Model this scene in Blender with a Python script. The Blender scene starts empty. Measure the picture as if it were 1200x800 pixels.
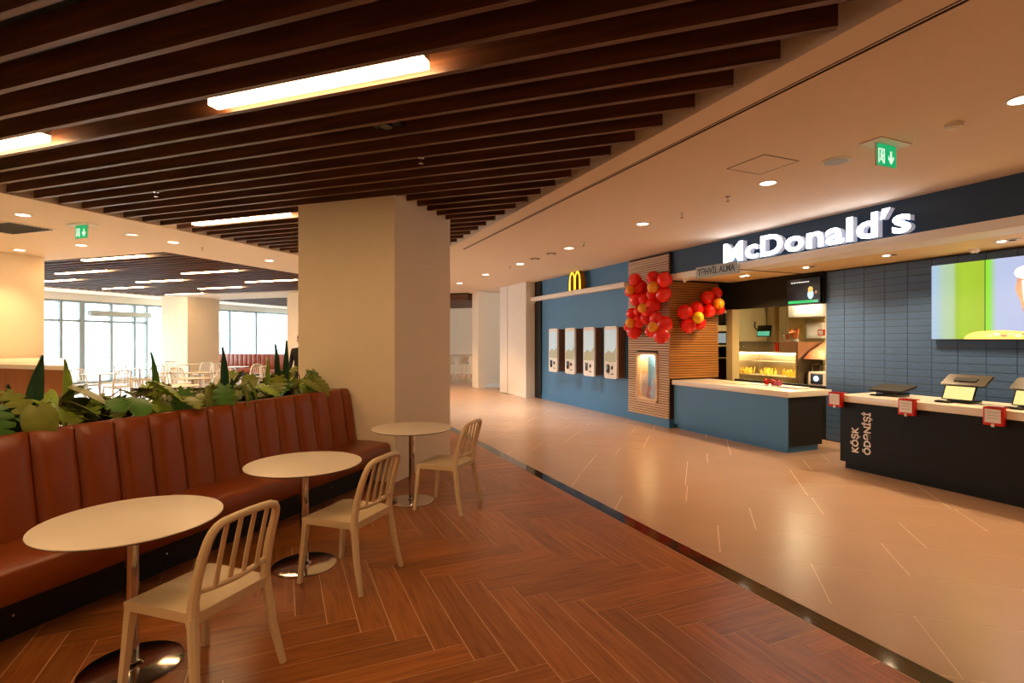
import bpy, bmesh, math, random
from mathutils import Vector, Matrix
random.seed(7)
sc = bpy.context.scene
COL = sc.collection
PI = math.pi
# ------------------------------------------------------------------ camera, world, exposure
CAM_H, FPX, CX, CY = 1.65, 621.0, 600.0, 398.0
cam = bpy.data.cameras.new('camera'); camo = bpy.data.objects.new('camera', cam); COL.objects.link(camo)
camo.location = (0, 0, CAM_H); camo.rotation_euler = (PI / 2, 0, 0)
cam.sensor_width = 36.0; cam.lens = FPX / 1200 * 36; cam.shift_y = -2 / 1200; cam.clip_end = 500; cam.clip_start = 0.05
sc.camera = camo
sc.view_settings.view_transform = 'Standard'; sc.view_settings.look = 'None'
sc.view_settings.gamma = 1; sc.view_settings.use_curve_mapping = False
sc.view_settings.exposure = -0.12
wd = bpy.data.worlds.new('overcast_sky'); sc.world = wd; wd.use_nodes = True
bg = wd.node_tree.nodes['Background']; bg.inputs[0].default_value = (0.86, 0.93, 1.0, 1); bg.inputs[1].default_value = 10.0
LAMP = dict(strip=58.0, down=185.0, soffit=150.0, letter=7.0)

# ------------------------------------------------------------------ frames: A = dining hall grid (x=a, y=b), S = storefront grid (x=n, y=s)
ANG_A = math.atan2(-0.334, 0.9426)
ANG_S = math.atan2(0.3987, 0.9171)
def rot2(ang, x, y): return (math.cos(ang) * x - math.sin(ang) * y, math.sin(ang) * x + math.cos(ang) * y)
def ab2ns(a, b): return (0.7313 * a + 0.6821 * b, -0.6821 * a + 0.7313 * b)
def ns2ab(n, s): return (0.7313 * n - 0.6821 * s, 0.6821 * n + 0.7313 * s)
def ray_n(u, n):
    """distance ahead and s where a sight line at column u meets the storefront-parallel plane n"""
    t = (u - CX) / FPX; Y = n / (0.9171 * t + 0.3987)
    return Y, Y * (0.9171 - 0.3987 * t)
def zat(v, Y): return CAM_H - (v - CY) / FPX * Y
def ns(u, v, n):
    Y, s = ray_n(u, n); return s, zat(v, Y)
def ceil_ab(u, v, z=3.3):
    Y = (z - CAM_H) * FPX / (CY - v); X = (u - CX) / FPX * Y
    return rot2(-ANG_A, X, Y)
def ceil_ns(u, v, z=3.3):
    Y = (z - CAM_H) * FPX / (CY - v); X = (u - CX) / FPX * Y
    return rot2(-ANG_S, X, Y)

# ------------------------------------------------------------------ materials
def lin(c):
    if isinstance(c, str):
        c = [int(c[i:i + 2], 16) / 255 for i in (0, 2, 4)]
        c = [x / 12.92 if x <= 0.04045 else ((x + 0.055) / 1.055) ** 2.4 for x in c]
    return (c[0], c[1], c[2], 1)
M = {}
def mat(name, color, rough=0.5, metal=0.0, var=0.08, scale=6.0, bump=0.0, bscale=60.0, coat=0.0, spec=0.5, stretch=None):
    m = bpy.data.materials.new(name); m.use_nodes = True; nt = m.node_tree; N = nt.nodes; L = nt.links
    p = N['Principled BSDF']; c = lin(color)
    p.inputs['Roughness'].default_value = rough; p.inputs['Metallic'].default_value = metal
    p.inputs['Coat Weight'].default_value = coat; p.inputs['Specular IOR Level'].default_value = spec
    tc = N.new('ShaderNodeTexCoord'); mp = N.new('ShaderNodeMapping'); L.new(tc.outputs['Object'], mp.inputs[0])
    if stretch: mp.inputs['Scale'].default_value = stretch
    nz = N.new('ShaderNodeTexNoise'); nz.inputs['Scale'].default_value = scale; nz.inputs['Detail'].default_value = 5
    L.new(mp.outputs[0], nz.inputs['Vector'])
    mx = N.new('ShaderNodeMix'); mx.data_type = 'RGBA'
    mx.inputs[6].default_value = [max(0, x * (1 - var)) for x in c[:3]] + [1]
    mx.inputs[7].default_value = [min(1, x * (1 + var)) for x in c[:3]] + [1]
    L.new(nz.outputs['Fac'], mx.inputs[0]); L.new(mx.outputs[2], p.inputs['Base Color'])
    if bump:
        n2 = N.new('ShaderNodeTexNoise'); n2.inputs['Scale'].default_value = bscale; n2.inputs['Detail'].default_value = 4
        L.new(tc.outputs['Object'], n2.inputs['Vector'])
        bp = N.new('ShaderNodeBump'); bp.inputs['Strength'].default_value = bump; bp.inputs['Distance'].default_value = 0.01
        L.new(n2.outputs['Fac'], bp.inputs['Height']); L.new(bp.outputs[0], p.inputs['Normal'])
    M[name] = m; return m
def emit(name, color, strength):
    m = bpy.data.materials.new(name); m.use_nodes = True; p = m.node_tree.nodes['Principled BSDF']
    p.inputs['Base Color'].default_value = lin(color); p.inputs['Roughness'].default_value = 0.4
    p.inputs['Emission Color'].default_value = lin(color); p.inputs['Emission Strength'].default_value = strength
    M[name] = m; return m
def plank_mat(name, base, dark, light, rough):
    """wood look from UVs in metres (u along the plank, whole multiples of 50 give each plank its own tone)"""
    m = bpy.data.materials.new(name); m.use_nodes = True; nt = m.node_tree; N = nt.nodes; L = nt.links; p = N['Principled BSDF']
    uv = N.new('ShaderNodeUVMap'); sx = N.new('ShaderNodeSeparateXYZ'); L.new(uv.outputs[0], sx.inputs[0])
    dv = N.new('ShaderNodeMath'); dv.operation = 'DIVIDE'; dv.inputs[1].default_value = 50; L.new(sx.outputs[0], dv.inputs[0])
    fl = N.new('ShaderNodeMath'); fl.operation = 'FLOOR'; L.new(dv.outputs[0], fl.inputs[0])
    wn = N.new('ShaderNodeTexWhiteNoise'); wn.noise_dimensions = '1D'; L.new(fl.outputs[0], wn.inputs['W'])
    mp = N.new('ShaderNodeMapping'); mp.inputs['Scale'].default_value = (1.3, 16, 1); L.new(uv.outputs[0], mp.inputs[0])
    nz = N.new('ShaderNodeTexNoise'); nz.inputs['Scale'].default_value = 2.2; nz.inputs['Detail'].default_value = 7; nz.inputs['Distortion'].default_value = 0.6
    L.new(mp.outputs[0], nz.inputs['Vector'])
    rp = N.new('ShaderNodeValToRGB'); e = rp.color_ramp.elements
    e[0].position = 0.26; e[0].color = lin(dark); e[1].position = 0.78; e[1].color = lin(light)
    k = e.new(0.5); k.color = lin(base); L.new(nz.outputs['Fac'], rp.inputs[0])
    hs = N.new('ShaderNodeHueSaturation'); L.new(rp.outputs[0], hs.inputs['Color'])
    ma = N.new('ShaderNodeMapRange'); ma.inputs[3].default_value = 0.82; ma.inputs[4].default_value = 1.15; L.new(wn.outputs['Value'], ma.inputs[0]); L.new(ma.outputs[0], hs.inputs['Value'])
    L.new(hs.outputs[0], p.inputs['Base Color']); p.inputs['Roughness'].default_value = rough
    bp = N.new('ShaderNodeBump'); bp.inputs['Strength'].default_value = 0.06; bp.inputs['Distance'].default_value = 0.004
    L.new(nz.outputs['Fac'], bp.inputs['Height']); L.new(bp.outputs[0], p.inputs['Normal'])
    M[name] = m; return m
def slat_mat(name, base, dark, ang, rough=0.55, sc_=(1.2, 22, 22)):
    """wood grain in world metres turned to run along the slats"""
    m = bpy.data.materials.new(name); m.use_nodes = True; nt = m.node_tree; N = nt.nodes; L = nt.links; p = N['Principled BSDF']
    g = N.new('ShaderNodeNewGeometry'); mp = N.new('ShaderNodeMapping'); mp.vector_type = 'POINT'
    mp.inputs['Rotation'].default_value = (0, 0, -ang); L.new(g.outputs['Position'], mp.inputs[0])
    m2 = N.new('ShaderNodeMapping'); m2.inputs['Scale'].default_value = sc_; L.new(mp.outputs[0], m2.inputs[0])
    nz = N.new('ShaderNodeTexNoise'); nz.inputs['Scale'].default_value = 1.0; nz.inputs['Detail'].default_value = 6; L.new(m2.outputs[0], nz.inputs['Vector'])
    rp = N.new('ShaderNodeValToRGB'); e = rp.color_ramp.elements
    e[0].position = 0.35; e[0].color = lin(dark); e[1].position = 0.7; e[1].color = lin(base); L.new(nz.outputs['Fac'], rp.inputs[0])
    L.new(rp.outputs[0], p.inputs['Base Color']); p.inputs['Roughness'].default_value = rough
    M[name] = m; return m
def thin_glass(name, tint, refl):
    m = bpy.data.materials.new(name); m.use_nodes = True; nt = m.node_tree; N = nt.nodes; L = nt.links
    for n_ in list(N): N.remove(n_)
    o = N.new('ShaderNodeOutputMaterial'); t = N.new('ShaderNodeBsdfTransparent'); t.inputs[0].default_value = lin(tint)
    gl = N.new('ShaderNodeBsdfGlossy'); gl.inputs['Roughness'].default_value = 0.03
    mx = N.new('ShaderNodeMixShader'); mx.inputs[0].default_value = refl; L.new(t.outputs[0], mx.inputs[1]); L.new(gl.outputs[0], mx.inputs[2]); L.new(mx.outputs[0], o.inputs[0])
    M[name] = m; return m

mat('plaster', 'EBDCC3', 0.75, var=0.03, bump=0.05, bscale=40)
mat('ceiling_paint', 'EADCCB', 0.8, var=0.02)
mat('ceiling_reveal', 'E4DCD0', 0.8, var=0.02)
mat('white_wall', 'E8E4DC', 0.6, var=0.02)
mat('plenum', '0B0807', 0.9)
slat_mat('slat_dark', '74492F', '4E2F1D', ANG_A, 0.5)
plank_mat('herringbone', '9E5C28', '7C421A', 'B2703A', 0.3)
mat('wood_grout', 'DDB995', 0.6)
mat('tile_stone', 'AF907A', 0.27, var=0.10, scale=1.6, bump=0.03, bscale=90)
mat('hall_tile', 'E2DAD0', 0.25, var=0.04)  # whitened so the hall floor bounces light upward and shows glare
mat('tile_grout', 'CFB298', 0.6)
mat('dark_stone', '2E241C', 0.07, var=0.5, scale=9, spec=0.8)
mat('leather', '853B0B', 0.36, var=0.14, scale=5, bump=0.12, bscale=180)
mat('leather_far', '9A4414', 0.35, var=0.1)
mat('black_base', '0E0C0B', 0.6)
mat('table_white', 'E6D8C4', 0.38, var=0.015)
mat('table_edge', '2A201A', 0.5)
mat('chrome', 'CFCAC4', 0.12, metal=1.0, var=0.02)
mat('steel', 'B9B0A2', 0.3, metal=1.0, var=0.05, stretch=(1, 1, 30))
mat('chair_cream', 'DCC49C', 0.45, var=0.04, scale=8)
mat('chair_white', 'E9E8E4', 0.4, var=0.02)
mat('foot_black', '15120F', 0.6)
mat('blue_panel', '3F7AAC', 0.42, var=0.06, scale=1.2)
mat('fascia', '22405E', 0.5, var=0.06, scale=1.5)
mat('navy', '0C1218', 0.5, var=0.08, spec=.3)
mat('black_gloss', '060606', 0.2)
mat('black_matte', '0A0A0A', 0.7)
mat('counter_white', 'EFE6D6', 0.25, var=0.02)
mat('trim_white', 'EDE9E2', 0.5, var=0.02)
slat_mat('slat_oak', 'E4C7A4', 'CBA884', ANG_S + PI / 2, 0.5, (1.5, 30, 30))
slat_mat('slat_oak_warmlit', 'C4873F', 'A56B2C', ANG_S, 0.45, (1.5, 30, 30))  # same oak tinted orange, warm lamplight put into the colour
mat('slat_back', '3A2213', 0.8)
mat('wall_tile', '46628A', 0.24, var=0.22, scale=3.0)
mat('tile_joint', '1C2126', 0.8)
mat('balloon_red', 'F01A10', 0.22, var=0.03, spec=0.5, coat=0.2)
mat('balloon_orange', 'F29A1C', 0.22, var=0.04, coat=0.3)
mat('balloon_yellow', 'FFD21A', 0.22, var=0.04, coat=0.3)
mat('wood_panel', 'A56A3C', 0.5, var=0.2, scale=3, stretch=(14, 14, 1))
mat('leaf_olive', '7A842C', 0.4, var=0.5, scale=14)
mat('leaf_green', '4C7A2C', 0.4, var=0.45, scale=12)
mat('leaf_dark', '1F4A2C', 0.35, var=0.5, scale=18, stretch=(6, 6, 1))
mat('leaf_light', '97B344', 0.4, var=0.3, scale=12)
mat('stem_brown', '5A4A2A', 0.6)
mat('soil', '241A12', 0.95)
mat('red_plastic', 'C41E14', 0.25)
mat('paper', 'EFE8E6', 0.7)
mat('grey_sign', 'A6ACAA', 0.5)
mat('sign_ink', '36424E', 0.5)
mat('cream_tile', 'E4D3A4', 0.35, var=0.05)
mat('kitchen_beige', 'CDB684', 0.5, var=0.05)
mat('kitchen_brown', '4A2A1C', 0.6)
mat('copper', 'B0673A', 0.35, metal=0.6)
mat('fries', 'F0C24A', 0.5, var=0.3, scale=40)
mat('orange_box', 'D5761C', 0.5, var=0.2)
mat('mullion', '8E9DA3', 0.5)  # window glare on the frames put into the colour
mat('gray_unit', 'A9B3B3', 0.5)
mat('concrete_haze', 'DDE3E6', 0.9)  # outdoor surfaces paled, distance haze put into the colour
mat('far_window_haze', 'A9C3D6', 0.4)  # panes of the outside buildings paled with the same haze
mat('kiosk_wood', '7A5640', 0.5, var=0.1)
mat('till_dark', '33261C', 0.35)  # black casing, its brownish reflection put into the colour
mat('soffit_warm_glow', 'EBCB95', 0.6, var=0.02)  # warm light on the underside put into the colour
mat('kiosk_white', 'E9E6E0', 0.35)
mat('jacket', '0B0B0D', 0.8)
mat('trousers', '14151B', 0.8)
mat('skin', 'B98B6E', 0.5)
mat('hair', '17110D', 0.6)
mat('toy_pink', 'C79A98', 0.5, var=0.3)
mat('toy_grey', '8E94A0', 0.5, var=0.3)
mat('toy_rose', 'A04A4A', 0.5)
mat('sensor', '8A7868', 0.5)
thin_glass('window_glass', (0.93, 0.97, 0.97), .05)
thin_glass('case_glass', (0.97, 0.97, 0.97), .06)
WARM = (1.0, 0.62, 0.30)
emit('strip_emit', WARM, LAMP['strip'])
emit('down_emit', (1.0, 0.84, 0.62), 18)
emit('down_weak_glow', (1.0, 0.84, 0.62), 2)  # weak glow painted on the lens of an unlit fitting
emit('letter_emit', (0.90, 0.94, 1.0), LAMP['letter'])
emit('letter_side', (0.80, 0.85, 1.0), 0.25)
emit('arch_emit', (1.0, 0.72, 0.03), 1.1)
mat('arch_side', 'B07A08', 0.5)
emit('exit_green', (0.0, 0.42, 0.16), 0.9)
emit('exit_white', (0.75, 1.0, 0.85), 0.9)
emit('kitchen_emit', (1.0, 0.84, 0.52), 120)
emit('heat_emit', (1.0, 0.75, 0.35), 22)
emit('scr_white', (0.60, 0.70, 0.98), 1.0)
emit('scr_lime', (0.42, 0.64, 0.04), 1.0)
emit('scr_green', (0.28, 0.90, 0.05), 1.0)
emit('scr_pale', (0.55, 0.75, 0.50), 1.0)
emit('scr_gold', (0.85, 0.62, 0.15), 0.9)
emit('scr_brown', (0.36, 0.20, 0.15), 0.8)
emit('scr_pink', (0.75, 0.62, 0.66), 0.9)
emit('scr_teal', (0.10, 0.45, 0.30), 0.8)
emit('scr_sky', (0.42, 0.55, 0.60), 0.55)
emit('scr_land', (0.30, 0.28, 0.16), 0.6)
emit('scr_cream', (0.75, 0.66, 0.30), 0.9)
emit('scr_tgreen', (0.02, 0.50, 0.14), 1.0)
emit('scr_text', (0.9, 0.95, 1.0), 0.9)
emit('scr_blue', (0.45, 0.70, 1.0), 1.2)
emit('niche_glow', (1.0, 0.70, 0.30), 26.0)

def screen_mat(name, stops):
    m = bpy.data.materials.new(name); m.use_nodes = True; nt = m.node_tree; N = nt.nodes; L = nt.links; p = N['Principled BSDF']
    tc = N.new('ShaderNodeTexCoord'); sp = N.new('ShaderNodeSeparateXYZ'); L.new(tc.outputs['Object'], sp.inputs[0])
    mr = N.new('ShaderNodeMapRange'); mr.inputs[1].default_value = .598; mr.inputs[2].default_value = 0; L.new(sp.outputs[1], mr.inputs[0])
    rp = N.new('ShaderNodeValToRGB'); e = rp.color_ramp.elements
    for k, (t, c) in enumerate(stops):
        q = e[k] if k < 2 else e.new(t); q.position = t; q.color = lin(c)
    L.new(mr.outputs[0], rp.inputs[0]); L.new(rp.outputs[0], p.inputs['Emission Color']); p.inputs['Emission Strength'].default_value = 1.0; p.inputs['Base Color'].default_value = (.02, .02, .02, 1)
    M[name] = m; return m
screen_mat('menu_pic_1', [(0, 'B4D0F2'), (1, 'AECF33'), (.12, 'B2D2E2'), (.25, 'B9D7B8'), (.42, 'BAD9A8'), (.50, 'A9CE3A'), (.62, 'B0D633')])
screen_mat('menu_pic_2', [(0, '98EB42'), (1, 'C3CCF4'), (.08, '98F03E'), (.14, 'B6D6B8'), (.2, 'C2D0F2')])
# ------------------------------------------------------------------ geometry helpers
class MB:
    def __init__(s): s.v = []; s.f = []; s.m = []
    def add(s, vs, fs, mi=0):
        o = len(s.v); s.v += [tuple(x) for x in vs]
        for f in fs: s.f.append(tuple(i + o for i in f)); s.m.append(mi)
        return s
    def box(s, x0, y0, z0, x1, y1, z1, mi=0):
        x0, x1 = min(x0, x1), max(x0, x1); y0, y1 = min(y0, y1), max(y0, y1); z0, z1 = min(z0, z1), max(z0, z1)
        return s.add([(x0, y0, z0), (x1, y0, z0), (x1, y1, z0), (x0, y1, z0), (x0, y0, z1), (x1, y0, z1), (x1, y1, z1), (x0, y1, z1)],
                     [(3, 2, 1, 0), (4, 5, 6, 7), (0, 1, 5, 4), (1, 2, 6, 5), (2, 3, 7, 6), (3, 0, 4, 7)], mi)
    def prism(s, poly, z0, z1, mi=0, fn=None):
        """extrude a polygon; fn maps (x, y, depth) to a point"""
        fn = fn or (lambda x, y, z: (x, y, z)); n = len(poly)
        vs = [fn(x, y, z0) for x, y in poly] + [fn(x, y, z1) for x, y in poly]
        fs = [tuple(range(n - 1, -1, -1)), tuple(range(n, 2 * n))] + [(i, (i + 1) % n, n + (i + 1) % n, n + i) for i in range(n)]
        return s.add(vs, fs, mi)
    def cyl(s, x, y, z0, z1, r0, r1=None, n=24, mi=0):
        r1 = r0 if r1 is None else r1
        vs = [(x + r0 * math.cos(2 * PI * i / n), y + r0 * math.sin(2 * PI * i / n), z0) for i in range(n)] + \
             [(x + r1 * math.cos(2 * PI * i / n), y + r1 * math.sin(2 * PI * i / n), z1) for i in range(n)]
        return s.add(vs, [tuple(range(n - 1, -1, -1)), tuple(range(n, 2 * n))] + [(i, (i + 1) % n, n + (i + 1) % n, n + i) for i in range(n)], mi)
    def lathe(s, prof, x=0, y=0, z=0, n=24, mi=0):
        vs = []; fs = []
        for r, h in prof: vs += [(x + r * math.cos(2 * PI * i / n), y + r * math.sin(2 * PI * i / n), z + h) for i in range(n)]
        for k in range(len(prof) - 1):
            for i in range(n): fs.append((k * n + i, k * n + (i + 1) % n, (k + 1) * n + (i + 1) % n, (k + 1) * n + i))
        fs.append(tuple(range(n - 1, -1, -1))); fs.append(tuple(range((len(prof) - 1) * n, len(prof) * n)))
        return s.add(vs, fs, mi)
    def tube(s, path, rad, n=8, mi=0, flat=None):
        """sweep a round (or flattened: flat = (axis, factor)) section along a path"""
        P = [Vector(p) for p in path]; k = len(P)
        rad = rad if isinstance(rad, (list, tuple)) else [rad] * k
        up = None; vs = []
        for i in range(k):
            t = (P[min(i + 1, k - 1)] - P[max(i - 1, 0)]).normalized()
            if up is None:
                up = Vector((0, 0, 1)) if abs(t.z) < 0.9 else Vector((1, 0, 0))
            up = (up - t * up.dot(t)).normalized(); sd = t.cross(up)
            for j in range(n):
                a = 2 * PI * (j + 0.5) / n
                off = (up * math.cos(a) + sd * math.sin(a)) * rad[i]
                if flat: ax = Vector(flat[0]); off += ax * off.dot(ax) * (flat[1] - 1)
                vs.append(P[i] + off)
        fs = [(i * n + j, i * n + (j + 1) % n, (i + 1) * n + (j + 1) % n, (i + 1) * n + j) for i in range(k - 1) for j in range(n)]
        fs += [tuple(range(n - 1, -1, -1)), tuple(range((k - 1) * n, k * n))]
        return s.add(vs, fs, mi)
    def ball(s, c, r, n=14, m=9, mi=0, fn=None):
        rx, ry, rz = r if isinstance(r, (tuple, list)) else (r, r, r); vs = [(c[0], c[1], c[2] - rz)]; fs = []
        for k in range(1, m):
            ph = -PI / 2 + PI * k / m
            for i in range(n):
                th = 2 * PI * i / n
                vs.append((c[0] + rx * math.cos(ph) * math.cos(th), c[1] + ry * math.cos(ph) * math.sin(th), c[2] + rz * math.sin(ph)))
        vs.append((c[0], c[1], c[2] + rz))
        for i in range(n):
            fs.append((0, 1 + (i + 1) % n, 1 + i)); o = 1 + (m - 2) * n; fs.append((o + i, o + (i + 1) % n, len(vs) - 1))
            for k in range(m - 2): a = 1 + k * n; fs.append((a + i, a + (i + 1) % n, a + n + (i + 1) % n, a + n + i))
        return s.add(vs, fs, mi)
    def build(s, name, mats, parent=None, loc=(0, 0, 0), rz=0.0, smooth=False, bevel=0.0, seg=2, fix=True):
        me = bpy.data.meshes.new(name); me.from_pydata(s.v, [], s.f)
        if isinstance(mats, str): mats = [mats]
        for k in mats: me.materials.append(M[k])
        me.polygons.foreach_set('material_index', s.m)
        if bevel or fix:
            b = bmesh.new(); b.from_mesh(me)
            if bevel:
                es = [e for e in b.edges if len(e.link_faces) == 2 and e.calc_face_angle(0) > 0.6]
                bmesh.ops.bevel(b, geom=es, offset=bevel, segments=seg, profile=0.5, affect='EDGES', clamp_overlap=True)
            bmesh.ops.recalc_face_normals(b, faces=b.faces)
            b.to_mesh(me); b.free()
        me.validate(); me.update()
        if smooth or bevel:
            me.polygons.foreach_set('use_smooth', [True] * len(me.polygons)); me.set_sharp_from_angle(angle=math.radians(35))
        o = bpy.data.objects.new(name, me); COL.objects.link(o)
        o.location = loc; o.rotation_euler = (0, 0, rz)
        if parent: o.parent = parent
        return o
def tag(o, label, cat, group=None):
    o['label'] = label; o['category'] = cat
    if group: o['group'] = group
    return o
def struct(o): o['kind'] = 'structure'; return o
def thing(name, label, cat, ang, x, y, z=0, rz=0, group=None):
    o = bpy.data.objects.new(name, None); COL.objects.link(o); o.empty_display_size = 0.1
    X, Y = rot2(ang, x, y); o.location = (X, Y, z); o.rotation_euler = (0, 0, ang + rz)
    return tag(o, label, cat, group)
def copy_tree(o, parent=None):
    c = o.copy(); COL.objects.link(c)
    if parent is not None: c.parent = parent
    for ch in list(o.children): copy_tree(ch, c)
    return c
def put(o, ang, x, y, z=0, rz=0):
    X, Y = rot2(ang, x, y); o.location = (X, Y, z); o.rotation_euler = (0, 0, ang + rz); return o
def clip(poly, f):
    """keep the part of a polygon where f(x, y) >= 0 (f linear)"""
    out = []
    for i in range(len(poly)):
        p, q = poly[i], poly[(i + 1) % len(poly)]; fp, fq = f(*p), f(*q)
        if fp >= 0: out.append(p)
        if (fp >= 0) != (fq >= 0):
            t = fp / (fp - fq); out.append((p[0] + t * (q[0] - p[0]), p[1] + t * (q[1] - p[1])))
    return out
def area(poly): return 0.5 * abs(sum(poly[i][0] * poly[(i + 1) % len(poly)][1] - poly[(i + 1) % len(poly)][0] * poly[i][1] for i in range(len(poly))))
UNIT = {}
def unit_box(matname):
    if matname not in UNIT:
        o = MB().box(-.5, -.5, -.5, .5, .5, .5).build('unit', matname); UNIT[matname] = o.data; bpy.data.objects.remove(o)
    return UNIT[matname]
def piece(name, matname, parent, x0, y0, z0, x1, y1, z1):
    """a box-shaped piece that shares its mesh with its likes"""
    o = bpy.data.objects.new(name, unit_box(matname)); COL.objects.link(o); o.parent = parent
    o.location = ((x0 + x1) / 2, (y0 + y1) / 2, (z0 + z1) / 2); o.scale = (abs(x1 - x0), abs(y1 - y0), abs(z1 - z0)); return o
def text_geo(body, size, depth, offset=0.0, sx=1.0, res=3, space=1.0):
    cu = bpy.data.curves.new('t', 'FONT'); cu.body = body; cu.size = size; cu.extrude = depth / 2; cu.offset = offset; cu.resolution_u = res; cu.fill_mode = 'BOTH'; cu.space_character = space
    o = bpy.data.objects.new('t', cu); COL.objects.link(o); bpy.context.view_layer.update()
    me = bpy.data.meshes.new_from_object(o.evaluated_get(bpy.context.evaluated_depsgraph_get()))
    bpy.data.objects.remove(o); bpy.data.curves.remove(cu)
    b = bmesh.new(); b.from_mesh(me); bmesh.ops.remove_doubles(b, verts=b.verts, dist=1e-5); b.verts.index_update(); b.faces.index_update()
    vs = [(v.co.x * sx, v.co.y, v.co.z) for v in b.verts]; fs = [tuple(v.index for v in f.verts) for f in b.faces]
    b.free(); bpy.data.meshes.remove(me)
    return vs, fs
def islands(vs, fs):
    par = list(range(len(vs)))
    def find(i):
        while par[i] != i: par[i] = par[par[i]]; i = par[i]
        return i
    for f in fs:
        for k in f[1:]: par[find(k)] = find(f[0])
    groups = {}
    for f in fs: groups.setdefault(find(f[0]), []).append(f)
    res = []
    for g in groups.values():
        ids = sorted({i for f in g for i in f}); mp = {i: k for k, i in enumerate(ids)}
        res.append(([vs[i] for i in ids], [tuple(mp[i] for i in f) for f in g]))
    res.sort(key=lambda r: min(v[0] for v in r[0])); return res

# ================================================================== SETTING
Z = 3.3
# floor base, with planks, tiles and border stones as pieces
floor = struct(MB().box(-23, -9, -0.06, 16, 28, -0.0015).build('floor', 'wood_grout', rz=ANG_A))
fl_tile_base = MB().prism([(2.82, -12), (14, -12), (14, 32), (2.82, 32)], -0.0016, -0.0010)
g = fl_tile_base.build('grout_bed', 'tile_grout', rz=ANG_S - ANG_A); g.parent = floor
PW, PL = 0.1675, 6; N0, S0 = 0.745, 3.753
planks = []
for i in range(-60, 60):
    for j in range(-14, 14):
        for kind in (0, 1):
            ox, oy = i + 2 * PL * j, i
            x0, x1, y0, y1 = (ox, ox + PL, oy, oy + 1) if kind == 0 else (ox + PL, ox + PL + 1, oy + 1 - PL, oy + 1)
            gp = 0.016
            n0, n1 = N0 + (x0 - PL + gp) * PW, N0 + (x1 - PL - gp) * PW
            s0, s1 = S0 - (y1 + PL - 1 - gp) * PW, S0 - (y0 + PL - 1 + gp) * PW
            poly = [(n0, s0), (n1, s0), (n1, s1), (n0, s1)]
            poly = clip(poly, lambda n, s: 2.815 - n)
            if len(poly) < 3: continue
            pa = [ns2ab(*p) for p in poly]
            if max(p[0] for p in pa) < -4.6 or max(p[1] for p in pa) < -1 or min(p[1] for p in pa) > 12.5: continue
            if area(poly) < 0.002: continue
            cn = sum(p[0] for p in poly) / len(poly); cs = sum(p[1] for p in poly) / len(poly)
            X, Y = rot2(ANG_S, cn, cs); ca, cb = ns2ab(cn, cs)
            sc_ = -1
            if Y > 1.2:
                u = CX + X / Y * FPX; v = CY + CAM_H / Y * FPX
                if -150 < u < 1300 and v < 900 and ca > -3.6: sc_ = area(poly) / Y ** 3
            planks.append((sc_, kind, poly))
planks.sort(key=lambda p: -p[0])
def plank_geo(kind, poly, rnd, vs, fs, uvs):
    o = len(vs); n = len(poly)
    ru, rv = 50 * rnd + 20, random.uniform(0, 40)
    for z in (-0.0014, 0.0):
        vs += [(p[0], p[1], z) for p in poly]
    for f in [tuple(range(n, 2 * n))] + [(i, (i + 1) % n, n + (i + 1) % n, n + i) for i in range(n)]:
        fs.append(tuple(i + o for i in f))
        for i in f:
            p = poly[i % n]; a, c = (p[0], p[1]) if kind == 0 else (p[1], p[0]); uvs += [a + ru, c + rv]
def uv_obj(name, vs, fs, uvs, m, parent, rz):
    me = bpy.data.meshes.new(name); me.from_pydata(vs, [], fs); me.materials.append(M[m])
    l = me.uv_layers.new(name='UVMap'); l.data.foreach_set('uv', uvs)
    o = bpy.data.objects.new(name, me); COL.objects.link(o); o.parent = parent; o.rotation_euler = (0, 0, rz); return o
for k, (q, kind, poly) in enumerate(planks[:300]):
    vs, fs, uvs = [], [], []; plank_geo(kind, poly, random.randrange(1, 400), vs, fs, uvs)
    uv_obj('floor_plank', vs, fs, uvs, 'herringbone', floor, ANG_S - ANG_A)
vs, fs, uvs = [], [], []
for q, kind, poly in planks[300:]: plank_geo(kind, poly, random.randrange(1, 400), vs, fs, uvs)
o = uv_obj('distant_floor_planks', vs, fs, uvs, 'herringbone', floor, ANG_S - ANG_A); o['kind'] = 'stuff'
# big stone tiles (1.236 x 0.62) on the hall grid, to the right of the border
joint = {0: 1.105, -1: 0.46, -2: 0.15, -3: 0.775, -4: 1.21}
tiles = []
for r in range(-14, 34):
    b0 = 5.685 + 0.63 * r; j0 = joint.get(r, random.choice([0.1, 0.42, 0.75, 1.08]))
    for c in range(-24, 12):
        a0 = j0 + 1.236 * c; gp = 0.0035
        poly = [(a0 + gp, b0 + gp), (a0 + 1.236 - gp, b0 + gp), (a0 + 1.236 - gp, b0 + 0.63 - gp), (a0 + gp, b0 + 0.63 - gp)]
        poly = clip(poly, lambda a, b: ab2ns(a, b)[0] - 2.975)
        if len(poly) > 2: poly = clip(poly, lambda a, b: 9.0 - ab2ns(a, b)[0])
        if len(poly) < 3 or area(poly) < 0.004: continue
        ca = sum(p[0] for p in poly) / len(poly); cb = sum(p[1] for p in poly) / len(poly); cn, cs = ab2ns(ca, cb)
        if cs < -3 or cs > 27: continue
        if 13.5 < cs < 17.3 and cn > 6.6: continue
        X, Y = rot2(ANG_A, ca, cb); sc_ = -1
        if Y > 1.2 and abs(X / Y) < 1.25 and CAM_H / Y < 0.85 and cn < 7.6: sc_ = area(poly) / Y ** 3
        tiles.append((sc_, poly))
tiles.sort(key=lambda t: -t[0])
def tile_build(ps, name):
    mb = MB()
    for p in ps: mb.prism(p, -0.0009, 0.0)
    o = mb.build(name, 'tile_stone'); o.parent = floor; return o
for q, p in tiles[:260]: tile_build([p], 'floor_tile')
if tiles[260:]: tile_build([p for q, p in tiles[260:]], 'distant_floor_tiles')['kind'] = 'stuff'
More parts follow.
